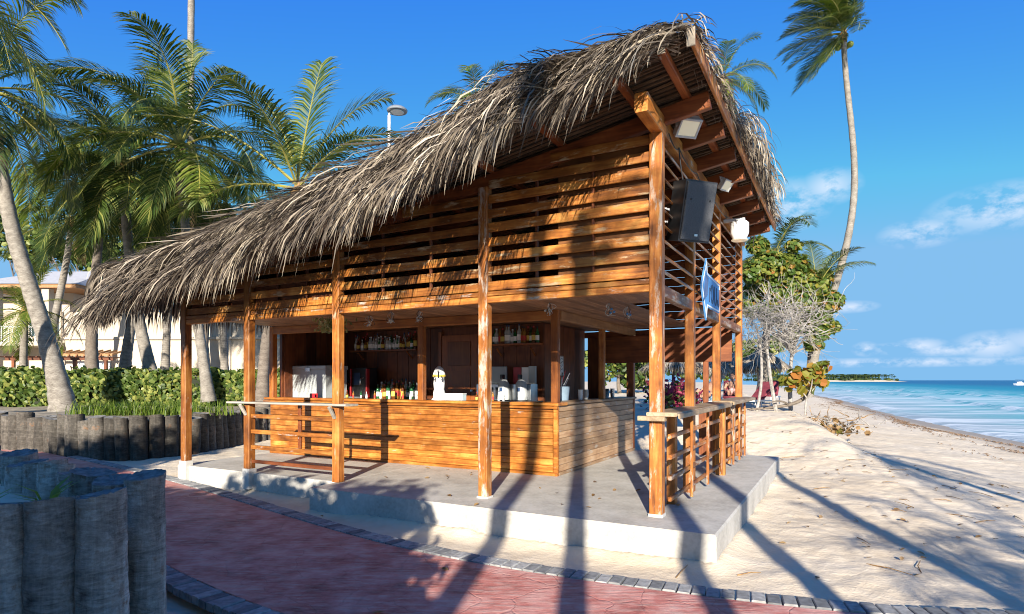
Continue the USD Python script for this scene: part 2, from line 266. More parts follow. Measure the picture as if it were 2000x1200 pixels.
def pathmat():
    n = {'g': ('geometry', {}), 'wn': ('noise_texture', {'scale': 2.2, 'detail': 4.0}), 'wa': ('vector_math', {'math_type': 'multiply_add', 'vector2': (.35, .35, 0)}),
         'v': ('voronoi_texture', {'feature': 'distance_to_edge', 'scale': 2.1}), 'vr': ('map_range', {'from_min': 0.0, 'from_max': .022, 'to_min': 0.45, 'to_max': 1.0, 'clamp': True}),
         'n': ('noise_texture', {'scale': 3.0, 'detail': 9.0, 'roughness': .7}), 'n2': ('noise_texture', {'scale': 1.1, 'detail': 6.0, 'roughness': .6}), 'm': ('mapping', {'rotation': (0, 0, .6), 'scale': (3, 14, 1)}), 'n3': ('noise_texture', {'scale': 1.5, 'detail': 7.0, 'roughness': .7}),
         'r': ('rgb_ramp', ramp((.34, (.20, .055, .047)), (.47, (.52, .18, .15)), (.60, (.68, .34, .29)), (.75, (.76, .52, .45)))), 'mx': ('mix_float', {'fac': .3}), 'dr': ('map_range', {'from_min': .46, 'from_max': .72, 'to_min': 0.0, 'to_max': .75, 'clamp': True}), 'dm': ('mix_color', {'blend_type': 'mix', 'b': (.62, .50, .42)}),
         'jm': ('mix_color', {'blend_type': 'multiply', 'fac': .18}), 'hb': ('math', {'math_type': 'multiply_add', 'value2': 1.6}), 'b': ('bump', {'strength': .6, 'distance': .012}), 'p': ('principled_bsdf', {'roughness': .62, 'specular_ior_level': .35})}
    l = [('g.position', 'wn.vector'), ('wn.color', 'wa.vector1'), ('g.position', 'wa.vector3'), ('wa.vector', 'v.vector'), ('v.distance', 'vr.value'), ('g.position', 'n.vector'), ('g.position', 'n2.vector'), ('g.position', 'm.vector'), ('m.vector', 'n3.vector'),
         ('n.fac', 'mx.a'), ('n2.fac', 'mx.b'), ('mx.result', 'r.fac'), ('n3.fac', 'dr.value'), ('r.color', 'dm.a'), ('dr.result', 'dm.fac'), ('dm.result', 'jm.a'), ('vr.result', 'jm.b'), ('jm.result', 'p.base_color'), ('n3.fac', 'hb.value1'), ('vr.result', 'hb.value3'), ('hb.value', 'b.height'), ('b.normal', 'p.normal')]
    return M('stamped_concrete', n, l)
path_m = pathmat()
def brickmat(name, lo, hi):
    n = {'o': ('object_info', {}), 'r': ('rgb_ramp', ramp((0, lo), (1, hi))), 'g': ('geometry', {}), 'n': ('noise_texture', {'scale': 22.0, 'detail': 5.0}), 'h': ('hsv', {'hue': .5, 'saturation': 1.0, 'fac': 1.0}), 'v': ('map_range', {'from_min': .3, 'from_max': .7, 'to_min': .7, 'to_max': 1.35}),
         'b': ('bump', {'strength': .4, 'distance': .006}), 'p': ('principled_bsdf', {'roughness': .8})}
    return M(name, n, [('o.random', 'r.fac'), ('g.position', 'n.vector'), ('n.fac', 'v.value'), ('v.result', 'h.value'), ('r.color', 'h.color'), ('h.color', 'p.base_color'), ('n.fac', 'b.height'), ('b.normal', 'p.normal')])
brick_m = brickmat('border_brick', (.13, .135, .14), (.36, .355, .34))
metal_grey = plain('painted_metal', (.55, .55, .55), .4, 0.0); steel = plain('steel', (.62, .63, .64), .3, 1.0, noise=.05)
black = plain('black_plastic', (.018, .018, .02), .45, noise=.2); darkgrey = plain('speaker_black', (.035, .036, .04), .42, noise=.1, scale=40)
white = plain('white_plastic', (.78, .79, .78), .4, noise=.04); cream = plain('cream_paint', (.50, .43, .34), .8, noise=.06, scale=1.5)
red_pl = plain('red_plastic', (.42, .02, .025), .4); blue_s = plain('sign_blue', (.09, .28, .60), .5, noise=.1); navy = plain('navy', (.02, .05, .13), .5)
pale_panel = plain('pale_metal', (.42, .45, .45), .35, noise=.06, scale=2); maroon = plain('maroon_canvas', (.20, .03, .045), .85); towel_b = plain('towel_blue', (.25, .42, .55), .9, noise=.5, scale=9); towel_p = plain('towel_pink', (.60, .30, .28), .9, noise=.3, scale=9)
lamp_m = M('lamp_glass', {'p': ('principled_bsdf', {'base_color': (.62, .60, .46), 'roughness': .18, 'emission_color': (1.0, .86, .6), 'emission_strength': .12})})
stone_top = plain('dark_stone', (.035, .036, .04), .25, noise=.3, scale=30)
skin = plain('skin', (.45, .24, .15), .55, noise=.05); hair = plain('hair', (.03, .02, .014), .7)
def bottleglass(name, col): return M(name, {'p': ('principled_bsdf', {'base_color': col, 'roughness': .08, 'transmission_weight': .55, 'ior': 1.45, 'specular_ior_level': .6})})
gl = [bottleglass('bottle_green', (.05, .22, .08)), bottleglass('bottle_brown', (.25, .08, .02)), bottleglass('bottle_clear', (.75, .80, .78)), bottleglass('bottle_amber', (.6, .3, .06))]
labm = [plain('label_white', (.80, .79, .75), .6), plain('label_yellow', (.62, .45, .08), .6), plain('label_red', (.5, .04, .03), .6)]

# ------------------------------------------------------------------ terrain, sea
O = np.array([1.517, 6.345]); Ux = np.array([.8785, -.4777]); Uy = np.array([.4777, .8785])     # bar: origin at its near corner post, x along the front to the right, y to the back
BROT = math.atan2(Ux[1], Ux[0])
def local(X, Y):
    dx, dy = X - O[0], Y - O[1]; return dx * Ux[0] + dy * Ux[1], dx * Uy[0] + dy * Uy[1]
def world(x, y, z=0.0): return np.array([O[0] + x * Ux[0] + y * Uy[0], O[1] + x * Ux[1] + y * Uy[1], z])
def sstep(a, b, x):
    t = np.clip((x - a) / (b - a), 0, 1); return t * t * (3 - 2 * t)
far_edge = spline([(-22, 22.5), (-13, 15.9), (-9.66, 13.35), (-5.13, 9.79), (-2.33, 7.27), (-.49, 5.81), (1.25, 4.94), (2.64, 4.46), (3.7, 4.30), (6.5, 4.25), (11, 4.6)], 400)
def offset(c, d):
    t = np.gradient(c, axis=0); t /= np.linalg.norm(t, axis=1, keepdims=True); return c + d * np.stack([t[:, 1], -t[:, 0]], 1)
PW = 2.1
path_mid = offset(far_edge, PW / 2)
from scipy.spatial import cKDTree
ptree = cKDTree(path_mid)
def shore_d(X, Y): return (10.4 + .40 * Y + .5 * np.sin(Y * .11) - X) * .93
def ground(X, Y):
    X, Y = np.asarray(X, float), np.asarray(Y, float)
    d = shore_d(X, Y) + .5 * (meshkit.noise(np.stack([X * .25, Y * .25, 0 * X], -1), 5) - .5)
    z = np.where(d > 0, np.minimum(0, -.8 + .095 * d), -.8 + .07 * d)
    z = -np.logaddexp(0, -(z + .0) * 12) / 12 + .058 * 0
    lx, ly = local(X, Y)
    dune = .74 * sstep(6.3, 13.0, ly) * sstep(-.1, 1.2, 10.2 + .32 * (Y - 20) - X + .6 * (meshkit.noise(np.stack([X * .5, Y * .5, 0 * X], -1), 8) - .5))
    z = z + dune
    dp = ptree.query(np.stack([X, Y], -1))[0]
    a = sstep(PW / 2, PW / 2 + .8, dp)
    slab = sstep(0, .7, np.maximum(np.maximum(lx - .75, -8.4 - lx), np.maximum(-.55 - ly, ly - 6.2)))
    p = np.stack([X, Y, 0 * X], -1)
    rough = .13 * (meshkit.fbm(p * .45, 3, 2) - .5) + .055 * (meshkit.fbm(p * 2.1, 4, 3) - .5) + .03 * (meshkit.fbm(p * 7.0, 3, 4) - .5)
    rough = rough * np.clip(a * (.25 + .75 * slab), 0, 1) * np.clip(.35 + d * .08, .2, 1)
    pit = np.where(dp < PW / 2 + .1, -.05, 0)
    ds = np.maximum(np.maximum(lx - .69, -8.15 - lx), np.maximum(np.where(lx > -4.5, -.52 - ly, -ly), ly - 5.95))
    drift = .085 * np.exp(-(np.maximum(ds, 0) / .16) ** 1.5) * np.clip(2.2 * meshkit.fbm(p * 1.3, 3, 17) - .6, 0, 1) * a * (ds > -.05)
    return z + rough + pit - .012 * (1 - slab) + drift
def axis(lo, hi, c, fine, n):
    a = [c]; s = fine
    while a[-1] < hi: a.append(a[-1] + s); s = fine * max(1, 1 + (abs(a[-1] - c) - n) * .055)
    b = [c]; s = fine
    while b[-1] > lo: b.append(b[-1] - s); s = fine * max(1, 1 + (abs(b[-1] - c) - n) * .055)
    return np.array(b[:0:-1] + a)
gx, gy = axis(-320, 90, 4.0, .062, 9.0), axis(-60, 420, 8.0, .062, 6.0)
X, Y = np.meshgrid(gx, gy, indexing='ij'); Z = ground(X, Y)
i, j = np.meshgrid(np.arange(len(gx) - 1), np.arange(len(gy) - 1), indexing='ij'); k = len(gy)
gf = quads(np.stack([i * k + j, (i + 1) * k + j, (i + 1) * k + j + 1, i * k + j + 1], -1).reshape(-1, 4))
put('sand_ground', (np.stack([X, Y, Z], -1).reshape(-1, 3), gf), sand_m, smooth=True, kind='structure')
def seamat():
    n = {'g': ('geometry', {}), 'sx': ('separate_xyz', {}), 'my': ('math', {'math_type': 'multiply_add', 'value2': -.40, 'value3': -10.4}), 'd': ('math', {'math_type': 'add'}),
         'wn': ('noise_texture', {'scale': .10, 'detail': 5.0, 'roughness': .6}), 'wv': ('math', {'math_type': 'multiply_add', 'value2': 16.0}), 'dn': ('math', {'math_type': 'multiply', 'value2': 1 / 150.0, 'use_clamp': True}),
         'r': ('rgb_ramp', ramp((0.0, (.42, .42, .42)), (.05, (.34, .40, .42)), (.12, (.14, .40, .43)), (.22, (.015, .36, .42)), (.42, (.002, .24, .34)), (.8, (.001, .13, .26)), (1.0, (.001, .11, .25)))),
         'fm': ('mapping', {'rotation': (0, 0, 1.19), 'scale': (.03, .32, 1)}), 'fn': ('noise_texture', {'scale': 1.0, 'detail': 9.0, 'roughness': .72, 'distortion': 1.4}), 'fr': ('map_range', {'from_min': .46, 'from_max': .58, 'to_min': 0.0, 'to_max': .95, 'clamp': True}), 'fd': ('map_range', {'from_min': 10.0, 'from_max': 55.0, 'to_min': 1.0, 'to_max': 0.0, 'clamp': True}), 'fx': ('math', {'math_type': 'multiply'}),
         'cm': ('mix_color', {'blend_type': 'mix', 'b': (.74, .76, .75)}), 'bm': ('mapping', {'rotation': (0, 0, 1.19), 'scale': (.25, 1.1, 1)}), 'bn': ('noise_texture', {'scale': 1.2, 'detail': 7.0, 'roughness': .62}), 'b': ('bump', {'strength': .55, 'distance': .25}), 'p': ('principled_bsdf', {'roughness': .35, 'ior': 1.33, 'specular_ior_level': .10})}
    l = [('g.position', 'sx.vector'), ('sx.y', 'my.value1'), ('sx.x', 'd.value1'), ('my.value', 'd.value2'), ('g.position', 'wn.vector'), ('wn.fac', 'wv.value1'), ('d.value', 'wv.value3'), ('wv.value', 'dn.value1'), ('dn.value', 'r.fac'),
         ('g.position', 'fm.vector'), ('fm.vector', 'fn.vector'), ('fn.fac', 'fr.value'), ('d.value', 'fd.value'), ('fr.result', 'fx.value1'), ('fd.result', 'fx.value2'), ('fx.value', 'cm.fac'), ('r.color', 'cm.a'), ('cm.result', 'p.base_color'), ('g.position', 'bm.vector'), ('bm.vector', 'bn.vector'), ('bn.fac', 'b.height'), ('b.normal', 'p.normal')]
    return M('sea_water', n, l)
rs = np.r_[np.arange(-6, 60, .45), np.geomspace(60, 30000, 60)]; ls = np.r_[-np.geomspace(30000, 60, 25), np.arange(-58, 240, 1.0), np.geomspace(240, 30000, 40)]
R, L = np.meshgrid(rs, ls, indexing='ij')
shd = nrm([.40, 1.0]); shn = np.array([shd[1], -shd[0]])
SX = 10.4 + shn[0] * R + shd[0] * L; SY = shn[1] * R + shd[1] * L
amp = np.exp(-((R - 18) / 22) ** 2) * (R > 0)
wz = -.8 + amp * .34 * np.maximum(0, np.sin(R * .62 + .9 * np.sin(L * .045) + 2.0 * meshkit.noise(np.stack([L * .03, R * .02, 0 * R], -1), 11))) ** 6 * (.3 + meshkit.noise(np.stack([L * .06, R * .05, 0 * R], -1), 12)) + .03 * np.clip(R / 20, 0, 1) * (meshkit.noise(np.stack([SX * .4, SY * .4, 0 * R], -1), 13) - .5) * (R < 100)
i, j = np.meshgrid(np.arange(len(rs) - 1), np.arange(len(ls) - 1), indexing='ij'); k = len(ls)
put('sea_water', (np.stack([SX, SY, wz], -1).reshape(-1, 3), quads(np.stack([i * k + j, (i + 1) * k + j, (i + 1) * k + j + 1, i * k + j + 1], -1).reshape(-1, 4))), seamat(), smooth=True, kind='structure')

# path with brick border
t_ = np.linspace(0, 1, 6)
a_, b_ = offset(far_edge, .21), offset(far_edge, PW - .21)
v = (a_[:, None] * (1 - t_)[None, :, None] + b_[:, None] * t_[None, :, None]).reshape(-1, 2)
i, j = np.meshgrid(np.arange(len(a_) - 1), np.arange(5), indexing='ij')
path_p = put('path', (np.c_[v, np.full(len(v), .022)], quads(np.stack([i * 6 + j, i * 6 + j + 1, (i + 1) * 6 + j + 1, (i + 1) * 6 + j], -1).reshape(-1, 4))), path_m, smooth=True, kind='structure')
rng = np.random.default_rng(4)
def border(curve_off, lo, hi, cap):
    c = offset(far_edge, curve_off); s = np.r_[0, np.cumsum(np.linalg.norm(np.diff(c, axis=0), axis=1))]
    n = 0; q = 0.0
    while q < s[-1] - .2:
        p = np.array([np.interp(q, s, c[:, k]) for k in (0, 1)]); p2 = np.array([np.interp(q + .02, s, c[:, k]) for k in (0, 1)]); t = nrm(p2 - p); nn = np.array([t[1], -t[0]])
        if lo < p[0] < hi and n < cap:
            w, z = .098 + rng.uniform(-.004, .004), rng.uniform(-.004, .005)
            a, b = p - nn * .095, p + nn * .095
            put('brick', prism((*a, z), (*b, z), w, .06, .007), brick_m, path_p); n += 1
        q += .108
border(.10, -9.5, 6.5, 200); border(PW - .10, -3.6, -1.0, 60); border(PW - .10, -.5, .2, 8)

# ------------------------------------------------------------------ concrete platform
def lbox(x0, x1, y0, y1, z0, z1, ch=.01):
    v, f = box(x0, x1, y0, y1, z0, z1, ch)
    return np.array([world(*p) for p in v]), f
plat = put('platform', lbox(-4.5, .69, -.52, 5.95, -.3, .25, .018), slab_m, kind='structure')
put('slab', lbox(-8.15, -4.503, .0, 5.9, -.3, .246, .015), slab_m, plat)

# ------------------------------------------------------------------ the beach bar
bar = thing('beach_bar', 'open wooden beach bar with slatted upper walls and a sloping palm thatch roof', 'bar building', (O[0], O[1], 0), BROT)
zd = lambda x: 4.50 + .165 * x          # underside of the roof deck
rng = np.random.default_rng(11)
FX = [0, -2.1, -4.5, -6.35, -7.92]      # front posts
SY_ = [1.58, 3.45, 5.75]                # side posts
PWD = .125
def post(x, y, z0, z1, w=PWD, m=post_z, lab=None):
    return put('post', prism((x, y, z0), (x, y, z1), w, w, .010, up=(0, 1, 0)), m, bar, label=lab)
def plinth(x, y, z0, z1, w=.155): put('plinth', prism((x, y, z0), (x, y, z1), w, w, .012, up=(0, 1, 0)), plinth_m, bar)
post(0, 0, .28, 4.24, .135, post_w, 'weathered corner post with flaking pale paint'); plinth(0, 0, .2, .28)
for x, z in ((-2.1, .27), (-4.5, .25), (-6.35, .31), (-7.92, .33)):
    post(x, 0, z, min(zd(x) - .16, 4.2), m=post_w if x == -2.1 else post_z); plinth(x, 0, .0 if x < -4.4 else .2, z)
for y in SY_: post(0, y, .26, 4.24, .115); 
post(-7.92, 5.75, .25, 3.0); post(-4.5, 5.75, .25, 3.6); post(-2.1, 5.75, .25, 4.0)
# front beam and slats
fb = put('front_beam', prism((-8.0, -.005, 2.635), (-.07, -.005, 2.635), .09, .075), beam_x, bar)
put('slat', prism((-8.0, .0, 2.60), (-.07, .0, 2.60), .05, .0, .0) if False else prism((-8.0, -.035, 2.705), (-.07, -.035, 2.705), .03, .055), beam_x, fb)
xs = [-8.0] + FX[::-1][1:]
bays = [(-7.92, -6.35), (-6.35, -4.5), (-4.5, -2.1), (-2.1, 0)]
for a, b in bays:
    z = 2.80; q = 0
    while z < zd(b) - .12:
        top_a = (zd(a) - .1 - z); x0 = a + .066
        if top_a < .05: x0 = max(x0, (z + .1 - 4.50) / .165)      # slats under the slope start further up
        if x0 < b - .3:
            h = .108 + rng.uniform(-.006, .006); dz = rng.uniform(-.006, .006, 2)
            put('slat', prism((x0, -.018 + rng.uniform(-.006, .006), z + dz[0]), (b - .066, -.018 + rng.uniform(-.006, .006), z + dz[1]), .024, h, .005), slat_x, fb)
        z += .175; q += 1
# thin upright battens behind the slats and boards that back part of each bay
for a, b in bays:
    for fr in (.33, .66):
        x = a + (b - a) * fr; put('batten', prism((x, .022, 2.69), (x, .022, zd(x) - .08), .045, .03), in_z, fb)
put('backing_board', box(-1.15, -.075, .045, .06, 2.69, 4.2, .003), wood('wood_backing', axis='x', dark=(.12, .04, .012), base=(.25, .09, .024), light=(.35, .14, .04)), fb)
put('backing_board', box(-7.86, -4.57, .045, .06, 2.69, 3.15, .003), in_x, fb)
# side beam and louvres
sb = put('side_beam', prism((.0, .07, 2.62), (.0, 5.83, 2.62), .09, .13), beam_y, bar)
for a, b in ((0, 1.58), (1.58, 3.45), (3.45, 5.75)):
    for q in range(9):
        z = 2.83 + q * .165
        v, f = prism((0, a + .06, 0), (0, b - .06, 0), .075, .022, .004)
        th = .85 + rng.uniform(-.05, .05); v, f = roty((v, f), th)
        put('slat', (v + [.028 + rng.uniform(-.004, .004), 0, z], f), slat_y, sb)
# back wall of slats, left wall
bb = put('back_beam', prism((-8.0, 5.75, 2.62), (-.06, 5.75, 2.62), .09, .12), in_x, bar)
for q in range(10):
    z = 2.78 + q * .165; x0 = max(-7.9, (z + .1 - 4.5) / .165)
    if x0 < -.5: put('slat', prism((x0, 5.76, z), (-.07, 5.76, z), .024, .155), in_x, bb)
# ceiling over the galleries and the bar
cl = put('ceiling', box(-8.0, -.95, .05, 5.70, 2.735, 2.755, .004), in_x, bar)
x = -8.0
while x < -.06:
    x1 = min(x + .128, -.06)
    put('plank', box(x, x1 - .006, .055, 1.72 if x > -.95 else 5.68, 2.712, 2.734, .004), ceil_y, cl); x += .13
# roof: deck, rafters, purlins, fascia
def roofz(x, off=0.0): return zd(x) + off
XL, XR, YF, YB = -8.35, .56, -1.0, 6.35
dv = np.array([(x, y, roofz(x, o)) for x in (XL, -.6, XR) for y in (YF + (.1 if x > -1 else .5), YB) for o in ((.10, .27) if x < 0 else (.10, .15))])
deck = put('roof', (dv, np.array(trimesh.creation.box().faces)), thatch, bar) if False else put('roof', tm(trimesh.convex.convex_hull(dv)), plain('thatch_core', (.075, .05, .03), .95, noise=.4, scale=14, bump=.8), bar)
for q in range(8):
    y = .03 + q * .82
    put('rafter', prism((XL + .2, y, roofz(XL + .2, -.09)), (XR - .03, y, roofz(XR - .03, -.09)), .085, .17, .008), red_x, deck)
for x, w in ((.30, .075), (-.16, .075), (-1.1, .07), (-2.0, .07), (-3.0, .07), (-4.0, .07), (-5.0, .07), (-6.0, .07), (-7.0, .07), (-8.0, .07)):
    y0 = -.96 if x > -.5 else (-.8 if x > -1.5 else -.45)
    put('purlin', prism((x, y0, roofz(x, .032)), (x, YB - .05, roofz(x, .032)), w, .07, .008), red_y, deck)
    put('purlin_end', box(x - w / 2 + .004, x + w / 2 - .004, y0 - .012, y0 - .001, roofz(x, .002), roofz(x, .062), .002), plain('cut_wood_pale', (.40, .33, .25), .8) if x == .30 else '/World/Looks/cut_wood_pale', deck)
put('fascia', prism((XR + .015, YF, roofz(XR, .02)), (XR + .015, YB, roofz(XR, .02)), .032, .15, .005), wood('wood_fascia', axis='y', weather=.55, **HON), deck)
put('fascia_end', prism((XR - .03, YF - .005, roofz(XR, .02)), (XR + .04, YF - .005, roofz(XR, .02)), .018, .16, .004), '/World/Looks/cut_wood_pale', deck)
put('wall_plate', prism((.015, -.62, 4.33), (.015, 6.0, 4.33), .13, .185, .010), wood('wood_plate', axis='y', weather=.5, **HON), deck)
st = []
for q in range(84):     # ribs of the palm leaves laid on the purlins
    y = YF + .12 + q * .087 + rng.uniform(-.02, .02); x0 = rng.uniform(-3.2, -2.2) if q % 2 else XL + .3
    pts = [(x, y + rng.uniform(-.018, .018), roofz(x, .082 + rng.uniform(-.008, .008))) for x in np.linspace(max(x0, XL + .1), XR - .02, 7)]
    st.append(tube(pts, rng.uniform(.010, .018), 5))
put('leaf_rib', cat(st), wood('wood_leaf_rib', axis='x', dark=(.06, .028, .012), base=(.16, .085, .04), light=(.28, .17, .09)), deck, kind='stuff')

def strand(p, d, L, w, drop, edge, seg=5, stiff=1.0):
    """One leaf strip from p along d that sags more once it is past the roof's edge."""
    pts = [np.array(p, float)]; d = nrm(d)
    for q in range(seg):
        free = edge(pts[-1]); g = drop * (1.0 if free else .10) * (q + 1) / seg
        d = nrm(d + np.array([0, 0, -g]))
        if not free: # lie on the roof
            nx = pts[-1] + d * L / seg; lim = roofz(nx[0], float(np.interp(nx[0], [-.6, .56], [.265, .15])))
            if nx[2] < lim: d = nrm(d + np.array([0, 0, .3 * (lim + .01 - nx[2]) / (L / seg) + .06]))
        pts.append(pts[-1] + d * L / seg)
    pts = np.array(pts); t = np.gradient(pts, axis=0)
    s = np.cross(t, (rng.normal(0, .5), rng.normal(0, .5), 1.0)); s /= np.linalg.norm(s, axis=1, keepdims=True) + 1e-9
    ww = (w / 2 * np.array([.8] + [1.0] * (seg - 1) + [.12]))[:, None]
    v = np.empty((2 * seg + 2, 3)); v[0::2] = pts - s * ww; v[1::2] = pts + s * ww
    f = quads([(2 * q, 2 * q + 1, 2 * q + 3, 2 * q + 2) for q in range(seg)])
    return v, f
def verge(x): return YF + .40 * float(sstep(-.5, -2.6, x))
out_front = lambda p: p[1] < verge(p[0]) + .02 or p[0] < XL
def frond_clump(x, y, th, n, L, spread, zoff, edge=out_front, drop=.55, wind=0.0):
    ms = []
    for q in range(n):
        u = q / n
        r = np.array([-math.cos(th), -math.sin(th), 0]) * .75 * u * L
        p = np.array([x, y, 0]) + r * .8; side = np.array([math.sin(th), -math.cos(th), 0]) * rng.normal(0, .06)
        p += side; base = roofz(p[0], zoff) + rng.uniform(-.03, .04)
        if p[1] < verge(p[0]): base -= (verge(p[0]) - p[1]) * .85
        p[2] = base
        a = th + rng.normal(0, spread) + (rng.random() - .5) * spread
        d = np.array([-math.cos(a), -math.sin(a), -.165 * math.cos(a) + rng.normal(.02, .07)])
        ms.append(strand(p, d, L * rng.uniform(.6, 1.05), rng.uniform(.007, .017), drop * rng.uniform(.6, 1.3), edge))
    return cat(ms)
n_fr = 0
for x in np.arange(.52, -7.75, -.17):            # the front verge, in overlapping leaves
    for lay, (yy, zo) in enumerate(((-.88, .06), (-.72, .13), (-.40, .20))):
        th = rng.uniform(.40, 1.0) if lay < 2 else rng.uniform(.15, .6)
        if x > -.5: th = rng.uniform(.15, .75)
        L = rng.uniform(.85, 1.30) * (1.0 if x < -.35 else .72)
        if -3.2 < x < -.35 and lay < 2: th = rng.uniform(.7, 1.2) * (1.0 if x > -7.0 else .72)
        if x < -7.0: th = rng.uniform(1.15, 1.5)
        m = frond_clump(x + rng.uniform(-.15, .15), yy + verge(x) - YF + rng.uniform(-.15, .15), th, 105, L, .22, zo, drop=(.62 if lay < 2 else .4) * rng.uniform(.7, 1.35))
        if n_fr < 299: put('thatch_frond', m, thatch_pale if rng.random() < .22 or (x > -.3 and lay == 2) else thatch, deck); n_fr += 1
ms = []
for q in range(6500):                           # ragged under layer at the front edge
    x = rng.uniform(-8.3, .35); th = rng.uniform(.4, 1.2) if x < -.6 else rng.uniform(.2, .7)
    y = verge(x) + rng.uniform(-.02, .25)
    ms.append(strand((x, y, roofz(x, rng.uniform(.06, .30))), (-math.cos(th), -math.sin(th), -.25), rng.uniform(.35, .95) * (1 if x < -1.2 else .6), rng.uniform(.008, .018), rng.uniform(.5, 1.5), out_front, seg=5))
for q in range(6500):                           # low eave
    y = rng.uniform(YF - .05, YB); th = rng.uniform(-.5, .6); x = XL + rng.uniform(-.12, .45)
    ms.append(strand((x, y, roofz(x, rng.uniform(.0, .40))), (-math.cos(th), -math.sin(th), -.35), rng.uniform(.4, .85), rng.uniform(.01, .02), rng.uniform(1.0, 1.8), lambda p: p[0] < XL + .1, seg=5))
for q in range(2600):                           # round front left corner
    a = rng.uniform(.1, 1.45); r0 = rng.uniform(-.2, .1)
    ms.append(strand((XL + .1 - math.cos(a) * r0, YF + .1 - math.sin(a) * r0, roofz(XL, rng.uniform(.0, .42))), (-math.cos(a), -math.sin(a), -.3), rng.uniform(.4, .85), rng.uniform(.01, .02), rng.uniform(1.0, 1.7), lambda p: True, seg=5))
for q in range(7000):                           # the top
    x, y = rng.uniform(-8.2, .5), rng.uniform(-.9, YB); th = rng.normal(.15, .35)
    ms.append(strand((x, y, roofz(x, float(np.interp(x, [-.6, .56], [.275, .16])) + rng.uniform(0, .03))), (-math.cos(th), -math.sin(th), -.10), rng.uniform(.5, .9), rng.uniform(.016, .03), .05, lambda p: False, seg=3))
for q in range(1500):                           # back edge
    x = rng.uniform(-8.6, .4); th = rng.uniform(.5, 1.3)
    ms.append(strand((x, YB - rng.uniform(0, .2), roofz(x, rng.uniform(.1, .3))), (-math.cos(th), math.sin(th), -.2), rng.uniform(.4, .8), .018, rng.uniform(.5, 1.2), lambda p: p[1] > YB, seg=4))
put('thatch', cat(ms), thatch, deck, kind='stuff')
for q in range(14):                              # pale leaves over the high front corner
    m = frond_clump(XR + .06 - .06 * (q % 4), YF + .06 + .05 * q, rng.uniform(-.05, .5), 46, rng.uniform(.6, .95), .16, .12 + .006 * q, drop=.5)
    put('thatch_frond', m, thatch_pale, deck); n_fr += 1
ms = []
for q in range(2200):                           # short fringe along the high edge
    y = rng.uniform(YF, YB); a = rng.normal(0, .8)
    ms.append(strand((XR - rng.uniform(.0, .2), y, roofz(XR, .12) + rng.uniform(0, .10)), (math.cos(a), math.sin(a), rng.uniform(-.1, .45)), rng.uniform(.12, .36), rng.uniform(.007, .014), rng.uniform(.4, 1.3), lambda p: True, seg=4))
put('edge_fringe', cat(ms), thatch, deck, kind='stuff')
# dry leaves that curl over the high edge towards the back
for q in range(26):
    y = 1.6 + q * .165 + rng.uniform(-.1, .1); ms = []
    y_big = y < 4.6
    for s in range(46 if y_big else 26):
        a = rng.normal(0, .55)
        d = np.array([math.cos(a) * .75, math.sin(a) * .75, rng.uniform(.3, 1.0) if y_big else rng.uniform(.0, .4)])
        ms.append(strand((XR - rng.uniform(.0, .35), y + rng.normal(0, .07), roofz(XR, .27) + rng.uniform(0, .06)), d, rng.uniform(.3, .68) if y_big else rng.uniform(.2, .45), rng.uniform(.008, .016), rng.uniform(.7, 2.0), lambda p: True, seg=7))
    if q % 2 == 0 or y_big: put('thatch_frond', cat(ms), thatch_pale if q % 3 else thatch, deck) if n_fr < 299 else None; n_fr += 1

# counter
CX, CY, CH = -2.02, 1.91, 1.335
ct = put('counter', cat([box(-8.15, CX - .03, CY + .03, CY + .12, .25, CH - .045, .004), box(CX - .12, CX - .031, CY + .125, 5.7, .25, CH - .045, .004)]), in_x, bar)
z = .30; q = 0
while z < CH - .08:
    h = min(.098, CH - .05 - z)
    put('plank', prism((-8.15, CY, z + h / 2), (CX - .045, CY, z + h / 2), 0.045 + rng.uniform(-.003, .003), h - .003, .004), cnt_x, ct)
    put('plank', prism((CX, CY + .045, z + h / 2), (CX, 5.7, z + h / 2), .045 + rng.uniform(-.003, .003), h - .003, .004), cnt_y, ct)
    z += .1
put('skirting', prism((-8.15, CY - .01, .272), (CX, CY - .01, .272), .06, .05, .006), cnt_x, ct)
put('skirting', prism((CX + .01, CY + .03, .272), (CX + .01, 5.7, .272), .06, .05, .006), cnt_y, ct)
put('corner_board', prism((CX + .002, CY - .002, .25), (CX + .002, CY - .002, CH - .05), .07, .07, .008, up=(0, 1, 0)), cnt_x, ct)
put('counter_top', box(-8.3, CX + .055, CY - .055, CY + .30, CH - .044, CH, .008), cnt_x, ct)
put('counter_top', box(CX - .30, CX + .053, CY + .303, 5.75, CH - .043, CH + .001, .008), cnt_y, ct)
put('counter_lip', prism((-8.3, CY - .06, CH - .075), (CX + .05, CY - .06, CH - .075), .03, .03, .006), cnt_x, ct)
put('work_top', box(-8.1, CX - .31, CY + .305, CY + .62, CH - .06, CH - .02, .006), stone_top, ct)
for x in (-4.5, CX - .02, -8.12): post(x, CY + .02, CH + .002, 2.71, .11, wood(f'wood_inner_post_{abs(int(x))}', axis='z', weather=.35, dark=(.15, .035, .008), base=(.36, .11, .018), light=(.5, .2, .04)))
post(CX - .02, 3.92, CH + .002, 2.71, .10); post(CX - .02, 5.66, .25, 2.71, .11, in_z)
put('header', prism((-8.1, CY + .02, 2.64), (CX + .04, CY + .02, 2.64), .10, .14), wood('wood_header', axis='x', dark=(.16, .05, .012), base=(.33, .115, .025), light=(.42, .18, .045)), bar)
put('header', prism((CX - .0, CY + .08, 2.64), (CX - .0, 5.7, 2.64), .10, .14), wood('wood_header_side', axis='y', dark=(.16, .07, .03), base=(.30, .15, .06), light=(.42, .24, .11)), bar)
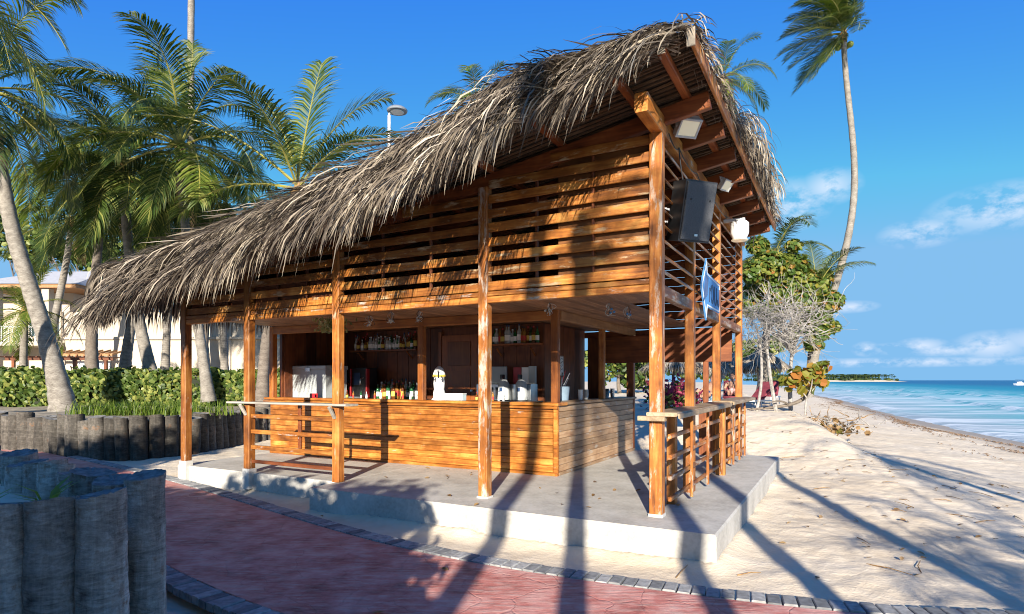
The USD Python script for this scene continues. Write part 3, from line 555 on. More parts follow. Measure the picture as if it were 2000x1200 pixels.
# inner walls of boards
BW = 3.62
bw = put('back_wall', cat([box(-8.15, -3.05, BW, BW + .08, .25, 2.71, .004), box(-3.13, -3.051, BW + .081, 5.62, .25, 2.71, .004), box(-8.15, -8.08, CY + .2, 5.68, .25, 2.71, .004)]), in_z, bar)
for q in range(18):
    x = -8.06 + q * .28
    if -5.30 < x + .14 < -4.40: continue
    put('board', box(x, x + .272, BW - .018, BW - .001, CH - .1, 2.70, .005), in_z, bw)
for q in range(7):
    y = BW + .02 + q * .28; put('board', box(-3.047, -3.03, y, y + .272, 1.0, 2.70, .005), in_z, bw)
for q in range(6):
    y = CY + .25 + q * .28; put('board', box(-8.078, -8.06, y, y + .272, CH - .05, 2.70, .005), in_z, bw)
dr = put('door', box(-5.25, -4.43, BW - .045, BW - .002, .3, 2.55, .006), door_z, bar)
for a, b in ((1.25, 1.85), (1.95, 2.42)): put('door_panel', box(-5.10, -4.58, BW - .062, BW - .046, a, b, .012), door_z, dr)
for x in (-5.29, -4.39): put('door_frame', box(x - .035, x + .035, BW - .065, BW - .003, .3, 2.62, .006), door_z, dr)
put('door_handle', move(lathe([(0, 0), (.03, .005), (.025, .04), (0, .05)], 12), (-4.52, BW - .10, 1.45)), steel, dr)
sh1 = put('shelf', box(-7.5, -5.75, BW - .24, BW - .02, 2.265, 2.30, .005), door_z, bw); sh2 = put('shelf', box(-4.05, -3.05, BW - .24, BW - .02, 2.305, 2.34, .005), door_z, bw)
for x in (-7.3, -6.0, -3.9, -3.2): put('shelf_bracket', prism((x, BW - .03, 2.12), (x, BW - .20, 2.25), .03, .03), door_z, bw)
bc = put('back_counter', box(-8.0, -5.35, BW - .62, BW - .03, .26, 1.26, .01), in_x, bar); put('work_top', box(-8.0, -5.33, BW - .65, BW - .025, 1.262, 1.30, .006), stone_top, bc)
bc2 = put('back_counter', box(-4.3, -3.06, BW - .62, BW - .03, .26, 1.26, .01), in_x, bar); put('work_top', box(-4.32, -3.04, BW - .65, BW - .025, 1.262, 1.30, .006), stone_top, bc2)
# far right gallery wall with an opening
gw = put('gallery_wall', box(-2.9, -.1, 5.58, 5.62, 2.02, 2.56, .006), in_x, bar)
put('board', box(-2.95, -2.62, 5.55, 5.60, .25, 2.55, .006), in_z, gw); put('board', box(-.70, -.1, 5.57, 5.60, .25, 1.1, .006), in_z, gw); put('board', box(-.62, -.52, 5.57, 5.61, 1.1, 2.02, .006), in_z, gw)
# left serving shelf and rails between the posts
rl = put('serving_shelf', box(-6.70, -4.22, -.15, .10, 1.312, 1.342, .008), shelf_x, bar)
for x in (-6.35, -4.5): put('bracket', prism((x, -.065, 1.14), (x, -.17, 1.30), .05, .035), shelf_x, rl)
for z in (1.12, .88, .64): put('rail', prism((-6.285, .0, z), (-4.565, .0, z), .05, .062, .006), beam_x, rl)
put('rail', prism((-6.285, .01, .42), (-4.565, .01, .42), .045, .05, .006), in_x, rl)
put('upright', prism((-5.30, .045, .61), (-5.30, .045, 1.30), .055, .04, .005, up=(0, 1, 0)), red_y, rl)
# right side shelf with its grille of rails
for k_, (ya, yb, zs) in enumerate(((-.16, 3.15, 1.33), (3.35, 5.95, 1.345))):
    rs_ = put('serving_shelf', box(-.07 if k_ == 0 else -.05, .25, ya, yb, zs - .028, zs + .012, .01), shelf_y, bar)
    put('shelf_edge', box(.252, .274, ya + .02, yb - .02, zs - .05, zs + .0, .006), shelf_y, rs_)
    y0, y1 = (.075, 3.1) if k_ == 0 else (3.50, 5.70)
    for z in (1.08, .86, .64, .42): put('rail', prism((.115, y0, z), (.115, y1, z), .040, .045, .006), beam_y, rs_)
    for y in ((.98, 1.95, 2.95) if k_ == 0 else (4.1, 4.75, 5.4)): put('upright', prism((.150, y, .30), (.150, y, zs - .03), .032, .045, .005, up=(0, 1, 0)), post_w, rs_)
    for y in ((.72, 1.55) if k_ == 0 else (4.6,)): put('upright', prism((-.02, y, .25), (-.02, y, zs - .03), .10, .12, .008, up=(0, 1, 0)) , post_z, rs_)
post(.10, 3.22, .25, 1.30, .13)
put('block', box(-.16, .12, -.16, -.07, 1.25, 1.30, .006), shelf_y, bar)
exec_after = []

# ------------------------------------------------------------------ things on and in the bar
def inbar(x, y, z): return world(x, y, z)
def bottle_proto(name, h, r, glass, lab, cap, label, loc, group):
    t = thing(name, label, 'bottle', loc, 0, group)
    put('glass', lathe([(0, 0), (r, .0), (r, h * .58), (r * .85, h * .66), (r * .36, h * .76), (r * .32, h * .94), (0, h * .94)], 10), glass, t, smooth=40)
    put('label', lathe([(r * 1.03, h * .16), (r * 1.03, h * .46)], 10), lab, t, smooth=True)
    put('cap', lathe([(r * .40, h * .90), (r * .40, h), (0, h)], 8), cap, t)
    return t
brng = np.random.default_rng(21); protos = {}; KIND = ['green black-capped', 'brown red-capped', 'clear white-capped', 'amber black-capped', 'clear blue-capped', 'brown wide red-capped']
def bottles(xs, y, z, label, group, hmul=1.0):
    for x in xs:
        k = int(brng.integers(0, 6)); loc = inbar(x + brng.uniform(-.012, .012), y + brng.uniform(-.03, .03), z)
        if k not in protos:
            protos[k] = bottle_proto('bottle', (.30, .33, .28, .31, .34, .29)[k], (.036, .038, .042, .034, .04, .045)[k], gl[(0, 1, 2, 3, 2, 1)[k]], labm[(0, 1, 0, 2, 0, 1)[k]], (black, red_pl, white, black, navy, red_pl)[k], f'{KIND[k]} {label}', loc, group)
        else: dup(protos[k], 'bottle', f'{KIND[k]} {label}', 'bottle', loc, brng.uniform(0, 6), group, hmul * brng.uniform(.92, 1.08))
bottles(np.linspace(-7.44, -5.82, 25), BW - .13, 2.301, 'liquor bottle in the row on the long left wall shelf', 'bottles on the left wall shelf')
bottles(np.linspace(-7.36, -5.88, 17), BW - .20, 2.301, 'liquor bottle in the row on the long left wall shelf', 'bottles on the left wall shelf', .8)
bottles(np.linspace(-4.0, -3.1, 15), BW - .13, 2.341, 'liquor bottle in the row on the short right wall shelf', 'bottles on the right wall shelf')
bottles(np.linspace(-7.7, -7.25, 6), BW - .42, 1.301, 'bottle in the cluster left of the red drink machine', 'bottles left of the red drink machine', 1.1)
bottles(np.linspace(-6.55, -5.7, 10), BW - .42, 1.301, 'bottle in the cluster right of the red drink machine', 'bottles right of the red drink machine', 1.05)
bottles(np.linspace(-3.7, -3.15, 6), CY + .45, CH - .018, 'small bottle behind the counter below the juice dispensers', 'bottles below the juice dispensers', .55)
bottles(np.linspace(-6.75, -4.75, 13), CY + .45, CH - .018, 'bottle or glass in the row behind the left half of the counter', 'bottles behind the left counter', .52)
bottles(np.linspace(-7.9, -7.2, 7), BW - .25, 1.301, 'bottle in the cluster left of the red drink machine', 'bottles left of the red drink machine', 1.15)
bottles(np.linspace(-6.6, -5.6, 12), BW - .25, 1.301, 'bottle in the cluster right of the red drink machine', 'bottles right of the red drink machine', 1.2)
# red drink machine
t = thing('drink_machine', 'black and red drink machine with lit display on the back counter', 'drink machine', inbar(-6.98, BW - .35, 1.302), BROT)
put('body', box(-.20, .20, -.18, .18, 0, .62, .03), black, t)
for s in (-1, 1): put('side_panel', box(s * .215 - .014, s * .215 + .014, -.195, -.10, .02, .60, .010), red_pl, t)
put('display', box(-.12, .05, -.195, -.181, .27, .52, .004), navy, t); put('spout', tube(spline([(.13, -.18, .42), (.13, -.25, .40), (.13, -.26, .28)], 8), .016, 8), steel, t, smooth=True); put('drip_tray', box(-.17, .17, -.30, -.182, .0, .04, .006), steel, t)
# white beer tower
t = thing('beer_tower', 'white glazed column beer tap on the front counter', 'beer tap', inbar(-4.36, CY + .32, CH - .02))
put('column', lathe([(.0, 0), (.13, 0), (.13, .03), (.10, .06), (.105, .14), (.088, .2), (.10, .3), (.088, .38), (.105, .44), (.105, .47), (.09, .50), (.07, .55), (.03, .59), (0, .60)], 22), white, t, smooth=50)
put('collar', lathe([(.108, .41), (.113, .42), (.113, .44), (.108, .45)], 22), labm[1], t, smooth=True)
for a in (-.5, .5): put('tap', tube(spline([(.09 * math.sin(a), -.09, .40), (.12 * math.sin(a), -.15, .41), (.12 * math.sin(a), -.16, .35)], 6), .012, 6), steel, t, smooth=True)
put('handle', prism((0, -.10, .40), (0, -.16, .52), .025, .02), black, t)
# napkin box, red cup, white cloths
t = thing('napkin_box', 'pale blue napkin box on the counter right of the beer tap', 'box', inbar(-3.95, CY + .2, CH + .002), BROT)
put('box_body', box(-.18, .18, -.06, .06, 0, .10, .008), plain('napkin_blue', (.45, .60, .66), .5), t); put('box_rim', box(-.185, .185, -.064, .064, .101, .116, .004), white, t)
t = thing('napkin_holder', 'small red napkin holder standing on the left end of the counter', 'napkin holder', inbar(-7.05, CY + .05, CH + .002), BROT)
put('base', box(-.07, .07, -.04, .04, 0, .012, .003), red_pl, t)
for s in (-1, 1): put('side_panel', box(-.065, .065, s * .034 - .004, s * .034 + .004, .013, .085, .002), red_pl, t)
# pale appliance on the left
t = thing('ice_chest', 'pale grey metal ice chest behind the left end of the counter', 'ice chest', inbar(-7.62, CY + .75, .26), BROT)
put('body', box(-.46, .46, -.30, .30, 0, 1.62, .012), pale_panel, t); put('lid', box(-.47, .47, -.31, .31, 1.622, 1.70, .012), pale_panel, t); put('latch', box(-.06, .06, -.325, -.312, 1.58, 1.66, .004), steel, t)
# juice dispensers with their hood
t = thing('juice_dispenser', 'steel juice dispenser with two white tanks and black taps on the back counter', 'drink dispenser', inbar(-3.72, BW - .38, 1.302), BROT)
put('body', box(-.50, .62, -.02, .24, 0, .30, .01), steel, t)
for s, x in enumerate((.12, .47)):
    tk = put('tank', lathe([(0, .0), (.085, 0), (.105, .05), (.10, .30), (.06, .36), (0, .37)], 16) if False else move(lathe([(0, .02), (.105, .02), (.11, .08), (.10, .30), (.05, .38), (0, .39)], 16), (x, -.10, 0)), plain('tank_grey', (.5, .52, .52), .35) if s == 0 else '/World/Looks/tank_grey', t, smooth=40)
    put('badge', box(x - .03, x + .03, -.212, -.205, .17, .24, .002), navy, tk); put('tap', box(x - .02, x + .02, -.20, -.10, .385, .47, .008), black, t)
put('back_panel', box(-.36, .06, .10, .13, .305, .62, .01), pale_panel, t); put('red_panel', box(.20, .36, .10, .13, .305, .60, .01), red_pl, t); put('grey_panel', box(.52, .66, .08, .13, .305, .62, .01), pale_panel, t); put('white_panel', box(.37, .515, .10, .13, .305, .60, .01), white, t)
for x in (-.42, -.30, -.18, -.06): put('slot', box(x - .035, x + .035, -.03, -.021, .03, .24, .004), black, t)
t = thing('menu_board', 'small framed picture board with scribbled lines on the dark inner wall', 'board', inbar(-3.02, BW + .62, 1.78), BROT + PI / 2)
put('frame', box(-.19, .19, -.012, .0, -.02, .36, .004), steel, t); pb = put('picture', box(-.17, .17, -.018, -.013, 0, .34, .002), white, t)
for q in range(5): put('scribble', tube(np.array([(x, -.020, .05 + q * .06 + .018 * math.sin(x * 40 + q)) for x in np.linspace(-.14, .14, 16)]), .005, 4), navy, pb)
t = thing('utensil_bucket', 'grey bucket full of straws and stirrers on the side counter', 'bucket', inbar(CX - .42, 3.0, CH - .02))
put('bucket', lathe([(0, .0), (.14, .0), (.16, .25), (.155, .25), (.13, .02)], 16), plain('bucket_blue', (.20, .28, .36), .4), t, smooth=40)
for q in range(14): put('straw', tube([(brng.uniform(-.08, .08), brng.uniform(-.08, .08), .05), (brng.uniform(-.16, .16), brng.uniform(-.16, .16), brng.uniform(.38, .52))], .008, 5), (white, black, red_pl, steel)[q % 4], t)
for q, (x, y) in enumerate(((CX - .2, 3.35), (CX - .2, 3.62), (CX - .22, 4.75), (CX - .18, 4.95), (CX - .24, 5.1))):
    t = thing('cup_stack', ['white cup stack beside the straw bucket', 'clear cup stack next to the inner side post', 'pale cup stack beyond the inner side post', 'grey cup stack in the middle of the far counter group', 'pale cup stack nearest the far counter end'][q], 'cup stack', inbar(x, y, CH + .003))
    for s in range(3): put('cup', move(lathe([(0, .0), (.032, 0), (.042, .10), (.040, .10), (.03, .01)], 12), (0, 0, s * .035)), (white, pale_panel, towel_b, steel, white)[q], t, smooth=40)
# hanging plant lamp and wire bundles
t = thing('hanging_plant', 'pale green trailing plant hanging under the beam beside the second post', 'hanging plant', inbar(-5.45, .85, 2.70))
lv = []
for q in range(260):
    p = np.array([brng.normal(0, .13), brng.normal(0, .13), brng.uniform(-.22, -.02)]); a = brng.uniform(0, 6.28)
    lv.append((np.array([p, p + [.035 * math.cos(a), .035 * math.sin(a), -.02], p + [.05 * math.cos(a + .3), .05 * math.sin(a + .3), -.06], p + [.02 * math.cos(a + 1), .02 * math.sin(a + 1), -.05]]), np.array([(0, 1, 2), (0, 2, 3)])))
put('foliage', cat(lv), leafmat('plant_pale', (.12, .15, .06), (.25, .28, .12), (.42, .42, .22)), t); put('hook', tube([(0, 0, .02), (0, 0, -.08)], .006, 5), black, t)
for q, (x, y) in enumerate(((-4.3, .9), (-3.85, 1.0), (-2.7, .9), (-1.75, 1.1), (-1.05, 1.5), (-.95, 2.0), (-5.0, 1.2))):
    t = thing('wire_bundle', ['tangled pale wire bundle hanging from the ceiling left of the inner post', 'tangled pale wire bundle hanging right of the inner post', 'knotted wire bundle with small clips hanging beside the second post from the corner', 'knotted wire bundle hanging in the bay beside the corner', 'blue-white wire knot under the ceiling near the corner post', 'blue-white wire knot hanging closest to the corner post', 'loose cable loop under the ceiling right of the hanging plant'][q], 'wire', inbar(x, y, 2.71))
    for s in range(7):
        pts = spline([(0, 0, 0), (brng.normal(0, .03), brng.normal(0, .03), -.06), (brng.normal(0, .04), brng.normal(0, .04), -.11), (brng.normal(0, .03), brng.normal(0, .03), -.17)], 12)
        put('wire', tube(pts, .0035, 4), (pale_panel, black, steel)[s % 3], t)
    for s in range(3): put('clip', move(tm(trimesh.creation.icosphere(1, .018)), (brng.normal(0, .03), brng.normal(0, .03), brng.uniform(-.16, -.08))), (blue_s if q in (4, 5) else pale_panel), t)
# loudspeaker
sp = thing('loudspeaker', 'black loudspeaker hung tilted on the side wall beside the corner post', 'loudspeaker', inbar(.21, .52, 3.53), BROT + .85, rx=.24)
hull = m3.Manifold.hull_points(np.array([(x, y, z) for z in (-.32, .32) for x, y in ((-.20, -.17), (.20, -.17), (.13, .17), (-.13, .17))])); put('cabinet', hull, darkgrey, sp)
put('grille', box(-.185, .185, -.192, -.172, -.30, .30, .012), plain('speaker_grille', (.07, .072, .078), .5, noise=.15, scale=90, bump=.4), sp); put('badge', box(-.02, .02, -.197, -.193, -.26, -.235, .001), steel, sp)
put('bracket', prism((-.05, .17, .0), (-.32, .34, .08), .04, .03), steel, sp); put('bracket', prism((-.05, .17, -.12), (-.32, .34, -.1), .03, .03), steel, sp)
for s in (-1, 1): put('screw', move(rotx(lathe([(0, 0), (.012, 0), (.010, .006), (0, .007)], 8), PI / 2), (s * .12, -.192, .12)), black, sp)
def flood(label, p, yaw, pitch, s=1.0):
    t = thing('floodlight', label, 'floodlight', p, yaw, rx=pitch, sc=s)
    put('housing', box(-.12, .12, -.02, .06, -.10, .10, .012), metal_grey, t); put('bezel', cat([box(-.125, .125, -.036, -.021, .082, .105, .004), box(-.125, .125, -.036, -.021, -.105, -.082, .004), box(-.125, -.102, -.036, -.021, -.081, .081, .004), box(.102, .125, -.036, -.021, -.081, .081, .004)]), metal_grey, t)
    put('lens', box(-.10, .10, -.030, -.0215, -.08, .08, .004), lamp_m, t); put('bracket', cat([prism((-.135, 0, 0), (-.135, .10, .08), .012, .03), prism((.135, 0, 0), (.135, .10, .08), .012, .03), prism((-.14, .11, .085), (.14, .11, .085), .03, .012)]), metal_grey, t)
flood('grey floodlight under the eave between the first two rafters', inbar(.24, .36, 4.40), BROT + .75, .80)
flood('small grey floodlight under the eave half way along the side', inbar(.30, 2.45, 4.36), BROT + 1.1, .7, .75)
t = thing('wall_light', 'white bulkhead lamp on an arm at the third side post', 'lamp', inbar(.14, 3.85, 4.05), BROT)
put('arm', prism((-.10, 0, .16), (.22, 0, .16), .06, .05), metal_grey, t); put('bowl', move(lathe([(0, -.17), (.10, -.15), (.14, -.06), (.14, .10), (.10, .14), (0, .14)], 18), (.14, 0, 0)), white, t, smooth=50); put('lens', move(lathe([(0, -.015), (.12, -.012), (.13, .0)], 18), (.14, 0, -.16)), lamp_m, t)
t = thing('cable', 'black cable sagging along the side eave between the floodlights and the wall lamp', 'cable', inbar(0, 0, 4.22), BROT)
for a, b in ((.1, .55), (.55, 1.5), (1.5, 2.45), (2.45, 3.85)): put('cable_run', tube(spline([(.10, a, .05), (.11, (a + b) / 2, -.03), (.10, b, .05)], 10), .007, 5), black, t)
put('cable_run', tube(spline([(.10, .55, .05), (.12, .58, -.2), (.16, .6, -.45)], 10), .007, 5), black, t)
# arrow sign
sg = thing('arrow_sign', 'light blue arrow shaped sign with dark lettering on the side slats', 'sign', inbar(.115, 2.30, 2.86), BROT + PI / 2)
from shapely.geometry import Polygon
shp = Polygon([(-.68, .02), (-.34, .42), (-.30, .24), (.60, .20), (.60, -.22), (-.30, -.22), (-.36, -.40)])
def plate(pl, y0, y1):
    v, f = tm(trimesh.creation.extrude_polygon(pl, y1 - y0, engine='earcut')); return np.c_[v[:, 0], -v[:, 2] + y1 if False else (y1 - v[:, 2]), v[:, 1]], f[:, ::-1] if False else f
put('board', plate(shp, -.02, .0), blue_s, sg)
put('border', plate(shp.buffer(-.015).difference(shp.buffer(-.035)), -.0245, -.0205), white, sg)
for q in range(4): put('stripe', prism((-.56 + q * .07, -.023, -.16 + q * .03), (-.44 + q * .05, -.023, .20 - q * .01), .006, .018, .001, up=(0, 1, 0)), navy, sg)
def lettering(txt, h, x, z, y, m, parent):
    v, f = tm(meshkit.text_mesh(txt, h, .004, bold=True)); put('lettering', (np.c_[v[:, 0] + x, y - v[:, 2], v[:, 1] + z], f[:, ::-1]), m, parent)
lettering('rOUJ', .24, -.22, -.13, -.0215, navy, sg)

# ------------------------------------------------------------------ palms
def frond_mesh(base, az, el, L, bend, rng, npair=46, leaf=.62, w=.034, wind=(0, 0, 0), hang=.5, twist=0.0):
    n = 15; ds = L / (n - 1); pts = [np.array(base, float)]; d = np.array([math.cos(el) * math.cos(az), math.cos(el) * math.sin(az), math.sin(el)]); W = np.array(wind, float)
    for q in range(n - 1):
        u = q / (n - 1); d = nrm(d + np.array([0, 0, -bend * (.25 + 1.1 * u)]) / (n - 1) * 1.6 + W * u * .10); pts.append(pts[-1] + d * ds)
    pts = np.array(pts); rt = tube(pts[:, :], np.linspace(.032, .006, n) * (L / 3.2), 4)
    s = np.linspace(0, 1, n); vs, fs = [], []; o = 0
    for q in range(npair):
        u = .16 + .84 * (q + .5) / npair; p = np.array([np.interp(u, s, pts[:, k]) for k in range(3)]); t = nrm(np.array([np.interp(min(u + .05, 1), s, pts[:, k]) for k in range(3)]) - np.array([np.interp(u - .05, s, pts[:, k]) for k in range(3)]))
        sd = np.cross(t, (0, 0, 1)); sd = nrm(sd if np.linalg.norm(sd) > .05 else np.array([math.sin(az), -math.cos(az), 0])); up = np.cross(sd, t)
        ll = leaf * (L / 3.2) * (math.sin(PI * min(1, (u - .05) * 1.02)) ** .55 * .95 + .12) * rng.uniform(.85, 1.1); fw = .45 + .75 * u
        for side in (-1, 1):
            d0 = nrm(sd * side + t * fw + up * (.30 - .25 * hang) + rng.normal(0, .07, 3)); d1 = nrm(d0 + np.array([0, 0, -hang * rng.uniform(.6, 1.2)]) + W * .30); d2 = nrm(d1 + np.array([0, 0, -hang * rng.uniform(.6, 1.3)]) + W * .35)
            a = p; b = a + d0 * ll * .4; c = b + d1 * ll * .35; e = c + d2 * ll * .3; wd = nrm(np.cross(d0, up + .001)) * w * .5 * (L / 3.2) * rng.uniform(.8, 1.15)
            vs.append(np.array([a - wd * .5, a + wd * .5, b - wd, b + wd, c - wd * .7, c + wd * .7, e])); fs.append(np.array([(0, 1, 3), (0, 3, 2), (2, 3, 5), (2, 5, 4), (4, 5, 6)]) + o); o += 7
    return (np.vstack(vs), np.vstack(fs)), rt
def palm(label, trunk_pts, r0, r1, nf, L, seed, mat=palm_green, wind=(-.5, 0, 0), trunkm=bark, group=None, dead=3, els=(-.75, 1.25), npair=62, azs=None, leaf=.78, hang=.42, flare=1.5, nuts=4, bend=1.25):
    rng = np.random.default_rng(seed); base = np.array(trunk_pts[0], float)
    t = thing('palm_tree', label, 'palm tree', base, 0, group)
    n = 64; c = spline(trunk_pts, n) - base; u = np.linspace(0, 1, n); rad = r0 + (r1 - r0) * u ** .7 + r0 * (flare - 1) * np.exp(-u * 14)
    rad = rad * (1 + .035 * np.sin(np.arange(n) * 2.2) + rng.uniform(-.02, .02, n)); put('trunk', tube(c, rad, 12), trunkm, t, smooth=60)
    top = c[-1]; ax = nrm(c[-1] - c[-4])
    put('crown_shaft', tube([top - ax * .1, top + ax * .15, top + ax * .45], [r1 * 1.25, r1 * 1.5, r1 * .5], 8), husk, t, smooth=60)
    fl = azs if azs is not None else [(q * 2.39996 + rng.uniform(-.25, .25), els[1] + (els[0] - els[1]) * (q / nf) ** .85) for q in range(nf)]
    for q, (az, el) in enumerate(fl):
        l = L * rng.uniform(.85, 1.08); old = el < -.35
        fm, rt = frond_mesh(top + ax * .25 + rng.normal(0, .03, 3), az, el, l, bend * (1 + .4 * rng.random()), rng, npair, leaf, wind=np.array(wind) * rng.uniform(.6, 1.2), hang=hang * rng.uniform(.7, 1.3) * (1.25 if old else 1))
        m = mat if rng.random() < .7 else (palm_dark if rng.random() < .5 else palm_bright)
        f = put('frond', fm, m, t); put('rib', rt, rachis, f)
    for q in range(dead):
        fm, rt = frond_mesh(top + ax * .05, rng.uniform(0, 6.28), -.9, L * .6, 1.2, rng, 22, leaf * .8, hang=1.0)
        f = put('dry_frond', fm, palm_dead, t); put('rib', rt, husk, f)
    for q in range(nuts):
        a = rng.uniform(0, 6.28); put('coconut', move(tm(trimesh.creation.icosphere(2, .11)), top + np.array([math.cos(a) * .24, math.sin(a) * .24, -.05 - .12 * rng.random()])), nut, t, smooth=True)
    return t
def tp(pts, d, dd=0.0): return [px(x, y, d + dd * q / (len(pts) - 1)) for q, (x, y) in enumerate(pts)]
Wl = (-.55, .05, 0)
palm('thick grey palm leaning left over the sunlit log wall', tp([(125, 806), (101, 700), (58, 560), (20, 430), (-2, 310), (-30, 190)], 18), .27, .17, 20, 3.9, 1, wind=Wl, dead=4)
palm('very tall thin palm whose trunk leaves the top of the picture', tp([(405, 770), (385, 500), (374, 250), (373, 60), (377, -140)], 33), .24, .16, 18, 3.6, 2, wind=Wl)
palm('large full palm with pale trunk rising behind the low end of the roof', tp([(408, 785), (388, 640), (366, 480), (352, 300)], 20), .17, .12, 25, 4.3, 3, wind=Wl, els=(-.6, 1.45), npair=72, hang=.5)
palm('palm with grey trunk curving up left, crown joined with the large palm', tp([(312, 786), (288, 700), (262, 570), (248, 450), (238, 330)], 22), .23, .14, 24, 4.2, 4, wind=Wl, els=(-.6, 1.35), mat=palm_green, npair=70, hang=.5)
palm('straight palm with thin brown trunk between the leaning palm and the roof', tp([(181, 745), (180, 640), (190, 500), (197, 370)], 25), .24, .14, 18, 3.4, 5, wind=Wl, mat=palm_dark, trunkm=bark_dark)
palm('young palm with upright arching leaves above the middle of the roof edge', tp([(512, 795), (524, 640), (550, 500), (578, 385)], 17.5), .17, .12, 10, 4.2, 6, wind=(-.12, 0, 0), trunkm=bark_dark, dead=1, nuts=2, npair=66, hang=.45, mat=palm_green, bend=.75,
     azs=[(2.6, 1.25), (1.0, 1.40), (.35, 1.15), (-.1, .85), (3.4, .75), (3.0, .25), (-.35, .25), (4.6, .8), (1.9, .9), (5.6, .5), (2.3, .1)])
palm('distant palm with orange flower stalks seen through the crowns above the roof', tp([(440, 770), (436, 600), (432, 420)], 30), .20, .13, 18, 3.5, 7, wind=Wl, mat=palm_dark)
palm('palm with leaning pale trunk in front of the hotel roof', tp([(95, 745), (108, 620), (128, 520), (138, 440)], 30), .22, .13, 18, 3.4, 8, wind=Wl, mat=palm_green)
palm('low young palm in front of the hotel balcony', tp([(45, 770), (46, 700), (48, 620)], 24), .15, .12, 15, 2.3, 9, wind=Wl, mat=palm_bright, dead=0, nuts=0)
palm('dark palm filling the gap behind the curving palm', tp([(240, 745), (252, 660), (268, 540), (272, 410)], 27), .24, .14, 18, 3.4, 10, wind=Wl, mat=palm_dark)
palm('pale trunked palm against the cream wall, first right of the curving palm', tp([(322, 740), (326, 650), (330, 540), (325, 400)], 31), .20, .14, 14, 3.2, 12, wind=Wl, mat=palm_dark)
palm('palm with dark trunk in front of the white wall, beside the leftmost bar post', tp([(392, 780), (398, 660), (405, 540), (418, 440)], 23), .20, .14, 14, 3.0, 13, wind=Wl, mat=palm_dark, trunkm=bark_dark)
palm('small sunlit palm crown showing over the middle of the thatch', tp([(960, 740), (945, 480), (932, 215)], 32), .2, .14, 16, 3.0, 14, wind=(-.5, 0, 0), mat=palm_bright)
palm('palm crown showing behind the high corner of the roof', tp([(1405, 740), (1408, 420), (1410, 165)], 33), .2, .14, 17, 3.0, 15, wind=(-.2, 0, 0), mat=palm_bright)
palm('tall bare trunked palm standing alone against the sky beside the beach', tp([(1578, 775), (1590, 700), (1618, 600), (1648, 500), (1668, 380), (1660, 220), (1648, 78)], 21), .155, .085, 26, 2.2, 16, wind=(-1.5, 0, .1), azs=[(PI + (q * 2.39996 % 3.0) - 1.5, 1.45 - 1.9 * q / 26) for q in range(22)] + [(.6, 1.5), (-.9, 1.4), (1.6, .2), (-1.7, .1), (2.2, -.5), (-2.3, -.6), (2.8, -.75), (3.6, -.7)], dead=0, npair=66, flare=1.2, bend=.9, leaf=.85)
palm('green palm rising behind the sea grape tree next to the bar wall', tp([(1490, 760), (1498, 640), (1512, 510)], 22), .15, .11, 16, 2.4, 17, wind=(-.1, 0, 0), mat=palm_bright, dead=1, nuts=0)
palm('young yellow-green palm at the right edge of the sea grape tree', tp([(1575, 770), (1582, 680), (1592, 580)], 20.3), .06, .05, 9, 1.9, 18, trunkm=bark_dark, wind=(0, 0, 0), mat=palm_bright, dead=0, nuts=0, azs=[(.5, 1.1), (.1, .9), (1.4, 1.3), (2.6, 1.2), (3.4, .9), (-.6, .8), (5.2, 1.0)], bend=.7)
palm('palm off the picture whose leaf tips hang into the upper left corner', tp([(-330, 800), (-300, 500), (-230, 200), (-150, -60)], 13), .2, .14, 16, 3.3, 19, wind=(.1, 0, 0))
# palms behind the viewer: their shadows lie across the path, the platform and the sand
for q, (X_, Y_, H, ln, sd, dx) in enumerate(((-.52, -4.0, 6.5, 1.7, 31, .1), (-1.75, -5.2, 10.2, 2.4, 32, .9), (.42, -4.3, 6.9, 1.7, 33, .35), (1.55, -4.0, 10.6, 2.6, 34, -.1), (2.7, -5.8, 11.6, 2.6, 35, .5), (5.9, -4.6, 5.6, 2.3, 36, .5))):
    palm(['palm behind the viewer whose straight shadow runs to the counter corner', 'palm behind the viewer whose curved shadow reaches the second bar post', 'palm behind the viewer whose shadow meets the corner post', 'palm behind the viewer shading the sand beside the platform', 'palm behind the viewer with the broad shadow on the sand', 'palm behind the viewer with the outermost shadow on the beach', 'palm behind the viewer shading the front slats'][q],
         [(X_, Y_, -.05), (X_ + dx * .3, Y_ + .1, H * .35), (X_ + dx * .8, Y_ + .1, H * .7), (X_ + dx, Y_, H)], .13, .10, 15 if ln > 2 else 11, ln, sd, npair=34, nuts=2, dead=1, flare=1.25)

palm('short young palm behind the viewer shading the sand at the lower right', [(3.35, -1.7, -.1), (3.4, -1.7, .8), (3.5, -1.7, 1.5)], .14, .11, 16, 1.7, 41, npair=40, nuts=0, dead=2, flare=1.3, els=(-.2, 1.45), wind=(0, 0, 0))
palm('second short palm behind the viewer with a wide low crown', [(4.6, -1.2, -.1), (4.65, -1.2, .9), (4.7, -1.2, 1.6)], .14, .11, 16, 1.6, 42, npair=40, nuts=0, dead=2, flare=1.3, els=(-.2, 1.45), wind=(0, 0, 0))
